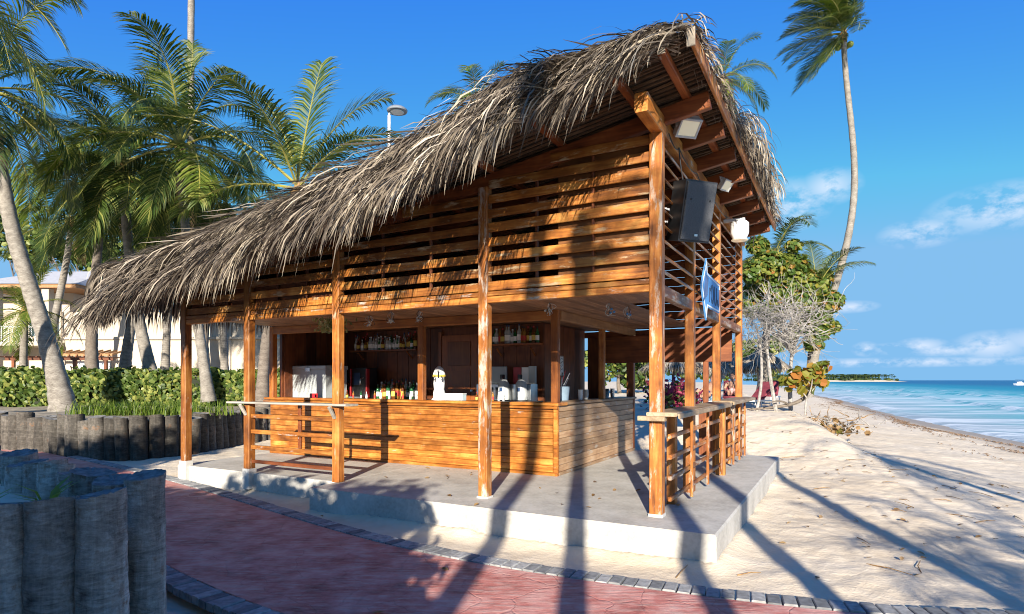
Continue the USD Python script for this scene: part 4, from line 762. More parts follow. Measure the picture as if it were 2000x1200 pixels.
# ------------------------------------------------------------------ leafy plants
def leaves(pts, nrms, size, rng, fold=.15, long=1.1):
    m = len(pts); n = nrms / (np.linalg.norm(nrms, axis=1, keepdims=True) + 1e-9); r = rng.normal(size=(m, 3)); a = np.cross(n, r); a /= np.linalg.norm(a, axis=1, keepdims=True) + 1e-9; b = np.cross(n, a)
    s = (size * rng.uniform(.7, 1.25, m))[:, None]
    ring = [(-.5 * long, 0, 0), (-.3, .42, fold), (.25, .45, fold), (.5 * long, 0, 0), (.25, -.45, fold), (-.3, -.42, fold)]
    v = np.stack([pts + s * (a * x + b * y + n * z) for x, y, z in ring], 1)
    f = np.array([(0, 1, 2), (0, 2, 3), (0, 3, 4), (0, 4, 5)])
    return v.reshape(-1, 3), (f[None] + (np.arange(m) * 6)[:, None, None]).reshape(-1, 3)
def crown_points(blobs, n, rng):
    """Points and outward directions through several lumps, denser near their skins."""
    w = np.array([b[3] ** 2 for b in blobs]); idx = rng.choice(len(blobs), n, p=w / w.sum()); d = rng.normal(size=(n, 3)); d /= np.linalg.norm(d, axis=1, keepdims=True)
    r = rng.uniform(.35, 1.0, n) ** .5; c = np.array([b[:3] for b in blobs])[idx]; R = np.array([b[3] for b in blobs])[idx]
    return c + d * (r * R)[:, None] * np.array([1, 1, .85]), d + np.array([0, 0, .5]) + rng.normal(0, .35, (n, 3))
def broadleaf(label, base, blobs, n, size, seed, mat=grape, limbs=6, tr=.12, stem=twig, name='sea_grape_tree', category='tree', red=.0, group=None):
    rng = np.random.default_rng(seed); base = np.array(base, float); t = thing(name, label, category, base, 0, group)
    tops = np.array([b[:3] for b in blobs]) ; cen = tops.mean(0); fork = np.array([cen[0] * .45, cen[1] * .45, cen[2] * .5])
    put('trunk', tube(spline([(0, 0, -.1), fork * .55 + rng.normal(0, .05, 3) * [1, 1, 0], fork], 10), np.linspace(tr, tr * .7, 10), 9), stem, t, smooth=60)
    for b in blobs[:limbs * 2]:
        e = np.array(b[:3]); mid = (fork + e) / 2 + rng.normal(0, .1, 3); lp = spline([fork, mid, e], 9); put('limb', tube(lp, np.linspace(tr * .6, tr * .15, 9), 6), stem, t)
        for s in range(3): e2 = e + rng.normal(0, b[3] * .55, 3); put('twig', tube(spline([lp[5], (lp[5] + e2) / 2 + rng.normal(0, .06, 3), e2], 6), np.linspace(tr * .22, .006, 6), 4), stem, t) if tr > .05 else None
    p, nn = crown_points(blobs, n, rng); k = rng.random(n) < red
    put('crown', leaves(p[~k], nn[~k], size, rng), mat, t)
    if red: put('turning_leaves', leaves(p[k], nn[k], size, rng), grape_red, t)
    return t
zg = lambda X, Y: float(ground(np.array([X]), np.array([Y]))[0])
def blobs(rng, n, c, spread, r): return [tuple(np.array(c) + rng.normal(0, 1, 3) * spread) + (rng.uniform(*r),) for _ in range(n)]
r_ = np.random.default_rng(51)
b0 = px(1545, 772, 20.0); b0[2] = zg(b0[0], b0[1])
crown = [tuple(px(x, y, 20 + r_.uniform(-.8, .8)) - b0) + (rr / FPX * 20,) for x, y, rr in ((1470, 600, 26), (1510, 610, 30), (1560, 590, 30), (1600, 620, 24), (1540, 660, 18), (1590, 670, 18), (1570, 550, 30), (1500, 560, 30), (1475, 530, 30), (1500, 520, 34), (1545, 525, 38), (1590, 560, 32), (1620, 590, 26), (1575, 610, 30), (1530, 570, 30), (1485, 560, 34), (1600, 650, 22), (1625, 640, 16), (1480, 480, 22), (1560, 640, 20), (1610, 540, 18), (1550, 480, 16))]
broadleaf('sea grape tree with rusty green round leaves beside the bar', b0, crown, 8500, .145, 52, red=.16, tr=.075)
# bare grey branches under it
t = thing('dry_branches', 'mass of bare grey branches below the sea grape leaves next to the bar wall', 'branches', px(1495, 700, 19.0)); r_ = np.random.default_rng(53); ms = []
for q in range(420):
    p = np.array([r_.normal(.15, .75), r_.normal(-.4, .4), r_.uniform(.5, 1.7)]); pts = [p]; d = nrm(r_.normal(0, 1, 3) * [1, 1, .8] + [.1, -.1, -.1])
    for s in range(7): d = nrm(d + r_.normal(0, .35, 3) + [0, 0, .02]); pts.append(pts[-1] + d * r_.uniform(.12, .22))
    (put('branch', tube(pts, np.linspace(.016, .004, 8), 4), twig, t) if q < 60 else ms.append(tube(pts, np.linspace(.011, .003, 8), 3)))
put('twigs', cat(ms), twig, t, kind='stuff'); put('stem', tube(spline([(.4, 0, -2.0), (.2, 0, -.9), (0, 0, 1.0)], 10), np.linspace(.07, .035, 10), 7), twig, t); put('stem', tube(spline([(-.3, .2, -2.0), (-.1, .1, -.9), (-.3, 0, 1.0)], 10), np.linspace(.05, .03, 10), 7), twig, t)
# low sea grape plant in front of the trunk, and the debris on the scarp
b1 = px(1575, 790, 18.6); b1[2] = zg(b1[0], b1[1])
crown = [tuple(px(x, y, 18.6) - b1) + (rr / FPX * 18.6,) for x, y, rr in ((1560, 735, 20), (1585, 728, 18), (1540, 748, 16), (1600, 745, 14), (1572, 760, 14), (1610, 715, 12))]
broadleaf('low sea grape bush with large yellow and red leaves at the sand scarp', b1, crown, 120, .27, 54, mat=grape_red, tr=.04, name='sea_grape_bush', category='bush', red=0)
r_ = np.random.default_rng(55); c0 = px(1614, 835, 17.0); c0[2] = zg(c0[0], c0[1]); t = thing('driftwood_pile', 'heap of driftwood roots and dead leaves on the edge of the sand bank', 'driftwood', c0)
for q in range(80):
    p = np.array([r_.normal(-.05, .40), r_.normal(.2, .6), r_.uniform(.0, .45)]); a = r_.uniform(0, 6.28); d = np.array([math.cos(a), math.sin(a), r_.uniform(-.3, .5)]); pts = [p]
    for s in range(5): d = nrm(d + r_.normal(0, .3, 3)); pts.append(pts[-1] + d * .11)
    put('root', tube(pts, np.linspace(.018, .005, 6), 5), twig if q % 3 else husk, t)
p = np.c_[r_.normal(0, .4, 150), r_.normal(.1, .45, 150), np.abs(r_.normal(.1, .12, 150))]; put('dead_leaves', leaves(p, r_.normal(size=(150, 3)) + [0, 0, 1], .13, r_), palm_dead, t, kind='stuff')
p = np.c_[r_.normal(.05, .3, 30), r_.normal(-.2, .3, 30), np.abs(r_.normal(.12, .1, 30))]; put('green_leaves', leaves(p, r_.normal(size=(30, 3)) + [0, 0, 1], .15, r_), grape_red, t, kind='stuff')
t = px(1520, 800, 19); t[2] = zg(t[0], t[1]); t = thing('driftwood_branch', 'long dark driftwood branch lying on the sand below the grey branches', 'driftwood', t)
put('branch', tube(spline([(-.9, 0, .06), (-.3, .1, .12), (.3, -.05, .22), (.8, 0, .42), (1.1, .1, .75)], 16), np.linspace(.03, .07, 16), 7), bark_dark, t); put('branch', tube(spline([(.3, -.05, .22), (-.1, -.3, .35), (-.5, -.5, .30)], 10), np.linspace(.04, .015, 10), 6), bark_dark, t)

# dense trees behind the viewer on the left: they shade the path and the logs
for q, (X_, Y_, h) in enumerate(((-3.6, -3.8, 4.1), (-6.4, -3.4, 4.2), (-9.6, -3.2, 5.8), (-2.9, -1.4, 2.9), (-11.6, -3.4, 5.9), (-5.0, -1.2, 3.2), (-8.0, -1.0, 3.3))):
    r_ = np.random.default_rng(60 + q); bl = [(r_.normal(0, .85), r_.normal(0, .6), h - .6 - 2.4 * r_.random() ** 1.3, r_.uniform(.6, .9)) for _ in range(14)]
    broadleaf(['broad bush behind the viewer nearest the path', 'broad bush behind the viewer, second from the path', 'broad bush behind the viewer, third from the path', 'small bush beside the viewer at the log planter', 'broad bush behind the viewer farthest from the path', 'bush beside the viewer, second from the log planter', 'bush beside the viewer, third from the log planter'][q], (X_, Y_, 0), bl, 3200, .20, 70 + q, mat=grape, tr=.09, name='shade_bush', category='bush')

# ------------------------------------------------------------------ log walls, beds, hedge
def log(label, x, y, z0, z1, r, seed, m, tilt=(0, 0), group=None, fine=False):
    rng = np.random.default_rng(seed); n, s = (70, 48) if fine else (18, 20); H = z1 - z0
    t = thing('palm_log', label, 'log', (x, y, z0), 0, group); g = np.arange(s) * 2 * PI / s; zz = np.linspace(0, H, n)
    lump = meshkit.fbm(np.stack(np.broadcast_arrays(2.5 * np.cos(g)[None], 2.5 * np.sin(g)[None], zz[:, None] * 5), -1) * .9 + seed * 3.1, 3, seed % 50) - .5
    if fine:
        gg = np.stack(np.broadcast_arrays(np.cos(g)[None], np.sin(g)[None], zz[:, None]), -1); lump = lump + .38 * (meshkit.fbm(gg * [5, 5, 26] + seed, 3, 7) - .5) + .30 * (meshkit.fbm(gg * [11, 11, 3.5] + seed, 3, 9) - .5)
    rr = r * (1 + .20 * lump + .04 * math.cos(seed)) * (1.04 - .07 * zz / H)[:, None]
    top = np.zeros((n, s)); top[-1] = .022 * np.cos(g - seed) + rng.uniform(-.005, .005, s)
    v = np.stack([rr * np.cos(g) + tilt[0] * zz[:, None], rr * np.sin(g) + tilt[1] * zz[:, None], zz[:, None] + top], -1)
    i, j = np.meshgrid(np.arange(n - 1), np.arange(s), indexing='ij'); f = quads(np.stack([i * s + j, i * s + (j + 1) % s, (i + 1) * s + (j + 1) % s, (i + 1) * s + j], -1).reshape(-1, 4))
    v = v.reshape(-1, 3); k = len(v); last = v[-s:]; cen = last.mean(0)
    ring = cen + (last - cen) * .80 + [0, 0, -.006]
    v = np.vstack([v, ring, [cen + [0, 0, -.02]]]); e = (n - 1) * s
    f = np.vstack([f, quads([(e + j, e + (j + 1) % s, k + (j + 1) % s, k + j) for j in range(s)]), [(k + s, k + j, k + (j + 1) % s) for j in range(s)]])
    put('bark', (v[:k], f[np.all(f < k, 1)]), m, t, smooth=50)
    cap = f[~np.all(f < k, 1)]; us = np.unique(cap); mp = np.zeros(len(v), int); mp[us] = np.arange(len(us)); put('cut_top', (v[us], mp[cap]), plain(f'log_cut', (.20, .19, .175), .9, noise=.3, scale=18, bump=.2) if not stage.GetPrimAtPath('/World/Looks/log_cut') else '/World/Looks/log_cut', t)
# foreground planter
fg = [(-2.815, 3.36, .132), (-2.594, 3.42, .128), (-2.368, 3.50, .124), (-2.362, 3.90, .118)]
fl_ = ['grey palm log cut by the left picture edge in the front row', 'second grey palm log of the front planter row', 'third grey palm log of the front planter row with brown patches', 'gnarled split palm log at the right corner of the front planter']
for q, (x, y, r) in enumerate(fg): log(fl_[q], x, y, -.1, (.985, 1.0, 1.02, 1.06)[q], r, 80 + q, log_grey, fine=True)
bk = [(-2.63, 4.02), (-2.92, 4.22), (-3.18, 4.45), (-3.47, 4.62), (-3.74, 4.86), (-4.02, 5.03), (-4.28, 5.27), (-4.58, 5.46), (-4.86, 5.70), (-5.15, 5.9), (-5.45, 6.1)]
for q, (x, y) in enumerate(bk): log(f'{ORD[q]} palm log behind the gnarled corner log, along the path side of the planter', x, y, -.1, 1.01 + .03 * math.sin(q * 2.3), .135 + .012 * math.sin(q * 1.7), 90 + q, log_grey, fine=True)
def bed(name, poly, z, m, amp=.06, step=.25, seed=0):
    from shapely.geometry import Polygon, Point
    from shapely import contains_xy
    P = Polygon(poly); x0, y0, x1, y1 = P.bounds; xs, ys = np.arange(x0, x1 + step, step), np.arange(y0, y1 + step, step); A, B = np.meshgrid(xs, ys, indexing='ij'); Zb = z + amp * (meshkit.fbm(np.stack([A * .9, B * .9, 0 * A], -1), 4, seed) - .5) * 2
    i, j = np.meshgrid(np.arange(len(xs) - 1), np.arange(len(ys) - 1), indexing='ij'); k = len(ys); q = np.stack([i * k + j, (i + 1) * k + j, (i + 1) * k + j + 1, i * k + j + 1], -1).reshape(-1, 4); V = np.stack([A, B, Zb], -1).reshape(-1, 3)
    c = V[q].mean(1); q = q[contains_xy(P, c[:, 0], c[:, 1])]; put(name, (V, quads(q)), m, smooth=True, kind='structure')
bed('planter_soil', [(-2.83, 3.42), (-2.4, 3.56), (-2.4, 3.85), (-2.65, 4.0), (-5.5, 6.1), (-9, 5), (-6, 2.6)], .76, sand_m, .04, .08, 3)
# rear log wall
arc = spline([(-16.5, 16.2), (-13.6, 15.1), (-11.6, 14.4), (-10.1, 13.75), (-8.9, 13.2), (-8.1, 13.3), (-7.6, 14.2), (-7.45, 15.4), (-7.2, 16.8), (-6.6, 18.0)], 300); s_ = np.r_[0, np.cumsum(np.linalg.norm(np.diff(arc, axis=0), axis=1))]
q = 0; d_ = 0.0; r_ = np.random.default_rng(77)
while d_ < s_[-1]:
    x, y = (np.interp(d_, s_, arc[:, k]) for k in (0, 1)); r = r_.uniform(.145, .185); pale = q < 9
    if q < 29: log((f'{ORD[q]} palm log from the far left end of the rear retaining wall'), x, y + r_.uniform(-.05, .05), -.12, .84 + r_.uniform(-.06, .07), r, 120 + q, log_pale if pale and q % 4 != 2 else log_dark, tilt=(r_.normal(0, .04), r_.normal(0, .03)))
    else: log(f'{ORD[q - 29]} palm log of the rear retaining wall behind the leftmost bar post', x, y, -.12, .84 + r_.uniform(-.06, .07), r, 120 + q, log_dark, tilt=(r_.normal(0, .04), 0))
    d_ += 2 * r * .93; q += 1
bed('garden_soil', [(-60, 30), (-16.5, 16.3), (-13.6, 15.2), (-11.6, 14.5), (-10.1, 13.85), (-8.9, 13.35), (-8.1, 13.5), (-7.75, 14.3), (-7.6, 15.4), (-7.3, 16.8), (-6.4, 18.0), (-4, 22), (-3, 60), (-60, 60)], .78, soil_m, .08, .3, 6)
r_ = np.random.default_rng(88)
def hedge(label, x0, y0, x1, y1, w, z0, z1, n, seed, mat=hedge_leaf, size=.15):
    rng = np.random.default_rng(seed); t = thing('hedge', label, 'hedge', ((x0 + x1) / 2, (y0 + y1) / 2, z0)); d = np.array([x1 - x0, y1 - y0, 0]); L = np.linalg.norm(d); d = d / L; s = np.array([d[1], -d[0], 0]); H = z1 - z0
    u = rng.uniform(-.5, .5, n); face = rng.random(n); a = np.where(face < .55, -1 + 2 * (rng.random(n) < .06), rng.uniform(-1, 1, n)); zz = np.where(face < .55, rng.random(n), 1.0)
    bump = meshkit.fbm(np.stack([u * L * .8, zz * 2, a], -1), 3, seed) - .5
    p = d * (u * L)[:, None] - s * (a * -1 * w / 2 * (1 + .9 * bump))[:, None] * -1 + np.array([0, 0, 1]) * (zz * H * (1 + .55 * bump))[:, None]
    nn = -s * -a[:, None] * (face < .55)[:, None] * 1.0 + np.array([0, 0, 1.0]) * np.where(face < .55, .5, 1.0)[:, None] + rng.normal(0, .45, (n, 3))
    put('foliage', leaves(p + rng.normal(0, .05, (n, 3)), nn, size, rng), mat, t)
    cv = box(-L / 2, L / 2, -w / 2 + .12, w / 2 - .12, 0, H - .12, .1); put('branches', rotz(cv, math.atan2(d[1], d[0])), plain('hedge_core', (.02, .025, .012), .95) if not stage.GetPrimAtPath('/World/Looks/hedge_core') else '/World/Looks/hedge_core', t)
hedge('long clipped sea grape hedge running behind the log wall', -20.5, 21.2, -6.2, 21.6, 1.8, .78, 1.92, 9000, 5)
# grass tufts on the bed
for q, (x, y, n) in enumerate(((190, 806, 70), (225, 805, 80), (262, 803, 80), (300, 801, 80), (335, 799, 70), (385, 796, 60), (165, 806, 30), (430, 794, 40))):
    c = px(x, y, 15.2); c[2] = .80; t = thing('grass_tuft', ['short grass tuft at the leaning palm', 'bright grass tuft right of the leaning palm', 'bright grass tuft above the brown log', 'bright grass tuft before the curving palm', 'bright grass tuft beside the curving palm base', 'grass tuft just right of the leftmost bar post', 'thin grass tuft at the foot of the leaning palm', 'grass tuft between the two left bar posts'][q], 'grass', c)
    ms = []
    for s in range(n * 2):
        p = np.array([r_.normal(0, .24), r_.normal(0, .2), 0]); a = r_.uniform(0, 6.28); h = r_.uniform(.18, .42); o = np.array([math.cos(a), math.sin(a), 0]); w = np.array([-o[1], o[0], 0]) * .011
        ms.append((np.array([p - w, p + w, p + o * .06 + [0, 0, h * .6] - w * .8, p + o * .06 + [0, 0, h * .6] + w * .8, p + o * (.10 + .15 * r_.random()) + [0, 0, h]]), np.array([(0, 1, 3), (0, 3, 2), (2, 3, 4)])))
    put('blades', cat(ms), grass_leaf, t)
for q, (x, y, z, n) in enumerate(((-3.02, 3.95, .8, 9), (-3.3, 3.75, .8, 8), (-4.9, 5.3, .8, 12), (-5.3, 5.1, .8, 14))):
    t = thing('strap_leaf_plant', ['small green strap leaf plant beside the third front log', 'small green strap leaf plant behind the second front log', 'strap leaf plant at the far end of the front planter', 'larger strap leaf plant at the left picture edge'][q], 'plant', (x, y, z))
    for s in range(n):
        a = r_.uniform(0, 6.28); h = r_.uniform(.12, .26); o = np.array([math.cos(a), math.sin(a), 0]); w = np.array([-o[1], o[0], 0]) * .016; put('leaf', (np.array([-w, w, o * .07 + [0, 0, h * .7] - w, o * .07 + [0, 0, h * .7] + w, o * .2 + [0, 0, h]]), np.array([(0, 1, 3), (0, 3, 2), (2, 3, 4)])), grass_leaf, t)

# ------------------------------------------------------------------ hotel
glassm = M('window_glass', {'p': ('principled_bsdf', {'base_color': (.06, .09, .11), 'roughness': .06, 'specular_ior_level': .8})}); roofw = plain('white_roof', (.42, .42, .43), .7, noise=.08); eavew = plain('eave_wood', (.34, .17, .07), .7)
ht = thing('hotel_building', 'cream two storey hotel with pale roof and balconies behind the palms', 'building', (-20.0, 34.0, 0.6))
def hb(x0, x1, y0, y1, z0, z1, ch=.01): return box(x0, x1, y0, y1, z0, z1, ch)
wl = put('wall', hb(-5.3, 9.8, 0, 6, 0, 3.35), cream, ht)               # long low wing behind the bar's left end
put('cornice', hb(-5.4, 9.9, -.15, 6.1, 3.352, 3.50), cream, wl); put('parapet', hb(-5.3, 9.8, .1, 6.0, 3.502, 4.9), cream, wl)
put('wall', hb(-8.5, -5.32, 1.0, 8, 0, 6.1), cream, ht); put('wall', hb(-30, -8.52, 2.5, 9, 0, 6.0), cream, ht)
rf = put('roof', tm(trimesh.convex.convex_hull(np.array([(-9.8, -1.2, 6.3), (-3.6, -1.2, 6.3), (-3.6, 8.5, 6.3), (-9.8, 8.5, 6.3), (-8.5, 3.5, 7.8), (-5, 3.5, 7.8)]))), roofw, ht); put('eave', hb(-9.7, -3.7, -1.1, 8.4, 6.10, 6.29), eavew, rf)
rf2 = put('roof', tm(trimesh.convex.convex_hull(np.array([(-31, 1.2, 6.1), (-9.9, 1.2, 6.1), (-9.9, 10, 6.1), (-31, 10, 6.1), (-30, 5.5, 7.6), (-11, 5.5, 7.6)]))), roofw, ht)
for x in (-8.3, -5.5): put('column', hb(x - .2, x + .2, -.9, -.5, .0, 6.09), cream, ht)
bl = put('balcony', hb(-9.2, -5.1, -1.0, .98, 2.95, 3.15), cream, ht)
for q in range(20): put('baluster', hb(-9.1 + q * .205, -9.06 + q * .205, -.95, -.91, 3.152, 3.95, .004), white, bl)
put('handrail', hb(-9.2, -5.1, -.98, -.88, 3.952, 4.03), white, bl)
bl2 = put('balcony', hb(-22, -9.6, .6, 2.48, 2.85, 3.1), cream, ht)
for q in range(56): put('baluster', hb(-21.9 + q * .22, -21.86 + q * .22, .65, .69, 3.102, 3.85, .004), navy, bl2)
put('handrail', hb(-22, -9.6, .6, .74, 3.852, 3.93), darkgrey, bl2)
w = put('window', hb(-7.9, -6.0, .93, .998, 3.5, 5.6), cream, ht); put('pane', hb(-7.8, -6.1, .90, .928, 3.6, 5.5), glassm, w)
for x in (-12, -15, -18, -21):
    w = put('window', hb(x - .9, x + .9, 2.43, 2.498, .2, 2.3), cream, ht); put('pane', hb(x - .8, x + .8, 2.40, 2.428, .25, 2.2), glassm, w); w = put('window', hb(x - .9, x + .9, 2.43, 2.498, 3.3, 5.4), cream, ht); put('pane', hb(x - .8, x + .8, 2.40, 2.428, 3.4, 5.3), glassm, w)
w = put('window', hb(-4.3, -2.5, -.06, -.002, .6, 2.1), white, ht); put('pane', hb(-4.2, -2.6, -.09, -.062, .7, 2.0), plain('curtain_blue', (.45, .58, .62), .3, noise=.3, scale=3), w)
aw = put('pergola', prism((-5.2, -1.2, 2.45), (-1.6, -1.2, 2.45), .1, .12), eavew, ht)
for q in range(9): put('rafter', prism((-5.1 + q * .43, .0, 2.75), (-5.2 + q * .43, -1.35, 2.40), .07, .1), eavew, aw)
for x in (-2.0, 4.0): put('pilaster', hb(x - .25, x + .25, -.12, -.003, 0, 3.34), cream, wl)
pg = thing('garden_pergola', 'dark timber pergola standing before the hotel on the far left', 'pergola', (-23.5, 31.5, .7))
for x in (-2.4, -.8, .8, 2.4): put('post', prism((x, 0, 0), (x, 0, 2.0), .14, .14, .01, up=(0, 1, 0)), in_z, pg)
put('beam', prism((-2.8, 0, 2.07), (2.8, 0, 2.07), .12, .14), in_x, pg)
for q in range(14): put('slat', prism((-2.6 + q * .4, -.8, 2.17), (-2.6 + q * .4, 1.2, 2.17), .06, .06), in_x, pg)
for q, (x, y, d, R) in enumerate(((60, 470, 46, 2.6), (160, 500, 47, 2.4), (290, 520, 48, 2.6), (240, 455, 50, 2.4), (395, 560, 46, 2.6), (-40, 430, 45, 3), (470, 600, 44, 2.2), (1480, 690, 48, 2.0), (1420, 700, 52, 2.2), (1340, 690, 50, 2.4), (1270, 700, 46, 2.2), (1210, 705, 44, 2.0))):
    c = px(x, y, d); g0 = .7 if x < 800 else .9; r_ = np.random.default_rng(200 + q); bs = [(r_.normal(0, R * .5), r_.normal(0, R * .5), c[2] - g0 + r_.uniform(-R * .7, R * .4), R * r_.uniform(.35, .55)) for _ in range(9)]
    broadleaf(['dark garden tree above the hotel balcony', 'garden tree between the leaning palm and the hotel roof', 'garden tree behind the curving palm', 'garden tree highest behind the palm crowns', 'garden tree over the low end of the thatch', 'garden tree at the left picture edge', 'low garden tree behind the roof slope', 'shore tree seen past the bar side posts', 'shore tree behind the third side post', 'shore tree behind the second side post', 'shore tree seen right of the inner post', 'shore tree seen through the far bar opening'][q], (c[0], c[1], g0), bs, 900, .34, 220 + q, mat=hedge_leaf, tr=.16, name='garden_tree', stem=bark_dark, limbs=4)
# street lamp
lp = px(760, 240, 21); t = thing('street_lamp', 'grey street lamp with flat disc head above the thatch', 'street lamp', (lp[0], lp[1], .7)); H = px(760, 226, 21)[2] - .7
put('pole', tube([(0, 0, 0), (0, 0, H * .5), (0, 0, H)], [.09, .075, .055], 10), metal_grey, t, smooth=True); put('arm', tube(spline([(0, 0, H - .1), (.02, 0, H + .08), (.12, 0, H + .14)], 6), .035, 8), metal_grey, t); put('head', move(lathe([(0, -.03), (.34, -.03), (.36, .02), (.28, .09), (0, .12)], 22), (.28, 0, H + .16)), plain('lamp_head_grey', (.22, .24, .27), .4), t, smooth=40); put('lens', move(lathe([(0, 0), (.22, .0), (.23, .02)], 16), (.28, 0, H + .10)), white, t)

# ------------------------------------------------------------------ beach furniture behind the bar
for q, (x, y, d, R) in enumerate(((1315, 722, 25, 1.25), (1380, 728, 27, 1.15), (1432, 728, 29, 1.15), (1487, 722, 27, 1.2))):
    c = px(x, y, d); g0 = zg(c[0], c[1]); r_ = np.random.default_rng(300 + q); t = thing('beach_parasol', ['palm thatch beach parasol seen beside the corner post', 'palm thatch beach parasol seen left of the third side post', 'palm thatch beach parasol seen left of the last side post', 'palm thatch beach parasol standing free right of the bar'][q], 'parasol', (c[0], c[1], g0)); h = c[2] - g0
    put('pole', tube([(0, 0, 0), (0, 0, h + .9)], .06, 8), bark_dark, t)
    put('cone', lathe([(R, h + .05), (.05, h + .95), (0, h + .97)], 18), '/World/Looks/thatch_core', t); ms = []
    for s in range(1500):
        a = r_.uniform(0, 6.28); u = r_.uniform(.05, 1.0); p = np.array([math.cos(a) * R * u, math.sin(a) * R * u, h + .97 - .9 * u]); d_ = np.array([math.cos(a), math.sin(a), -.75]); L_ = r_.uniform(.3, .6); s1 = np.array([-math.sin(a), math.cos(a), 0]) * .018; e = p + nrm(d_ + r_.normal(0, .12, 3)) * L_ * .6; f_ = e + nrm(d_ * [.5, .5, 1.6]) * L_ * .4
        ms.append((np.array([p - s1, p + s1, e - s1, e + s1, f_]) + [0, 0, .03], np.array([(0, 1, 3), (0, 3, 2), (2, 3, 4)])))
    put('thatch', cat(ms), thatch_pale, t, kind='stuff')
def lounger(label, loc, rz, m):
    t = thing('sun_lounger', label, 'sun lounger', loc, rz, None)
    put('seat', prism((0, -.95, .36), (0, .25, .36), .62, .07, .02), m, t); put('backrest', prism((0, .27, .38), (0, .80, .92), .62, .07, .02), m, t); put('frame', cat([prism((s * .29, -.98, .29), (s * .29, .85, .29), .04, .05) for s in (-1, 1)]), white, t)
    for s in (-1, 1):
        for y in (-.85, .7): put('leg', prism((s * .29, y, 0), (s * .29, y, .27), .04, .04, .005, up=(0, 1, 0)), white, t)
    return t
def person(label, loc, rz, joints, suit, hairm=hair, scale=1.0):
    J = {k: np.array(v, float) for k, v in joints.items()}
    R = dict(head=.105, neck=.055, chest=.135, waist=.115, hip=.135, sl=.06, el=.042, wl=.032, sr=.06, er=.042, wr=.032, hl=.085, kl=.06, al=.042, tl=.032, hr=.085, kr=.06, ar=.042, tr=.032, handl=.036, handr=.036)
    B = [('head', 'neck'), ('neck', 'chest'), ('chest', 'waist'), ('waist', 'hip'), ('chest', 'sl'), ('sl', 'el'), ('el', 'wl'), ('wl', 'handl'), ('chest', 'sr'), ('sr', 'er'), ('er', 'wr'), ('wr', 'handr'), ('hip', 'hl'), ('hl', 'kl'), ('kl', 'al'), ('al', 'tl'), ('hip', 'hr'), ('hr', 'kr'), ('kr', 'ar'), ('ar', 'tr')]
    sph = lambda k: m3.Manifold.sphere(R[k], 14).translate(J[k])
    body = m3.Manifold()
    for a, b in B: body = body + m3.Manifold.batch_hull([sph(a), sph(b)])
    hd = J['head']; fw = nrm(J['face'] - hd); body = body + m3.Manifold.sphere(.022, 8).translate(hd + fw * .10)
    for w_, s in (('wl', 'handl'), ('wr', 'handr')):
        d = nrm(J[s] - J[w_]); sd = nrm(np.cross(d, (0, .3, 1)))
        for q in range(4): body = body + m3.Manifold.batch_hull([m3.Manifold.sphere(.010, 6).translate(J[s] + sd * (q - 1.5) * .018), m3.Manifold.sphere(.008, 6).translate(J[s] + sd * (q - 1.5) * .02 + d * (.085 - abs(q - 1.4) * .01) - [0, 0, .02])])
        body = body + m3.Manifold.batch_hull([m3.Manifold.sphere(.011, 6).translate(J[w_] + d * .03 + sd * .02), m3.Manifold.sphere(.009, 6).translate(J[s] + sd * .055 + d * .02)])
    b = body.refine_to_length(.03).to_mesh(); mm = trimesh.Trimesh(b.vert_properties[:, :3], b.tri_verts, process=True); mm = trimesh.smoothing.filter_taubin(mm, iterations=8)
    t = thing('person', label, 'person', loc, rz); put('body', tm(mm), skin, t, smooth=True)
    hh = m3.Manifold.sphere(.118, 16).translate(hd - fw * .022 + np.array([0, 0, .012])) - m3.Manifold.cube((.3, .3, .3), True).translate(hd + fw * .20); put('hair', hh, hairm, t, smooth=True)
    s = m3.Manifold.batch_hull([m3.Manifold.sphere(R['hip'] + .012, 14).translate(J['hip']), m3.Manifold.sphere(R['hl'] + .014, 12).translate(J['hl']), m3.Manifold.sphere(R['hr'] + .014, 12).translate(J['hr'])]); put('shorts', s, suit, t, smooth=True)
    return t
def recline(knee):   # half sitting on a lounger whose backrest rises towards +y
    return dict(head=(0, .68, 1.10), face=(0, .4, 1.2), neck=(0, .60, .96), chest=(0, .48, .78), waist=(0, .30, .60), hip=(0, .14, .53), sl=(-.19, .50, .82), el=(-.27, .26, .62), wl=(-.20, .04, .58), handl=(-.16, -.02, .58), sr=(.19, .50, .82), er=(.28, .28, .62), wr=(.22, .06, .56), handr=(.18, .0, .56), hl=(-.10, .08, .51), kl=(-.12, -.32, .50 + knee), al=(-.12, -.72, .46), tl=(-.13, -.80, .56), hr=(.10, .08, .51), kr=(.12, -.34, .48), ar=(.12, -.76, .45), tr=(.13, -.82, .56))
for q, (x, d, rz, m) in enumerate(((1318, 21.5, -.5, maroon), (1378, 21.0, -.7, towel_b), (1430, 22.0, -.35, maroon), (1468, 21.0, -1.2, maroon), (1500, 24.0, -.6, maroon), (1296, 24.5, .4, maroon))):
    c = px(x, 780, d); g0 = zg(c[0], c[1]); lounger(['maroon sun lounger seen beside the corner post', 'sun lounger under a blue patterned towel', 'maroon sun lounger with the second sunbather', 'empty maroon sun lounger just right of the last side post', 'empty maroon sun lounger farthest to the right', 'empty maroon sun lounger in the far row'][q], (c[0], c[1], g0), rz, m)
    if q == 1: person('person in blue shorts reclining on the blue towel lounger', (c[0], c[1], g0), rz, recline(.16), navy)
    if q == 2: person('person in pink swimwear reclining on a maroon lounger', (c[0], c[1], g0), rz, recline(.05), towel_p)
r_ = np.random.default_rng(320)
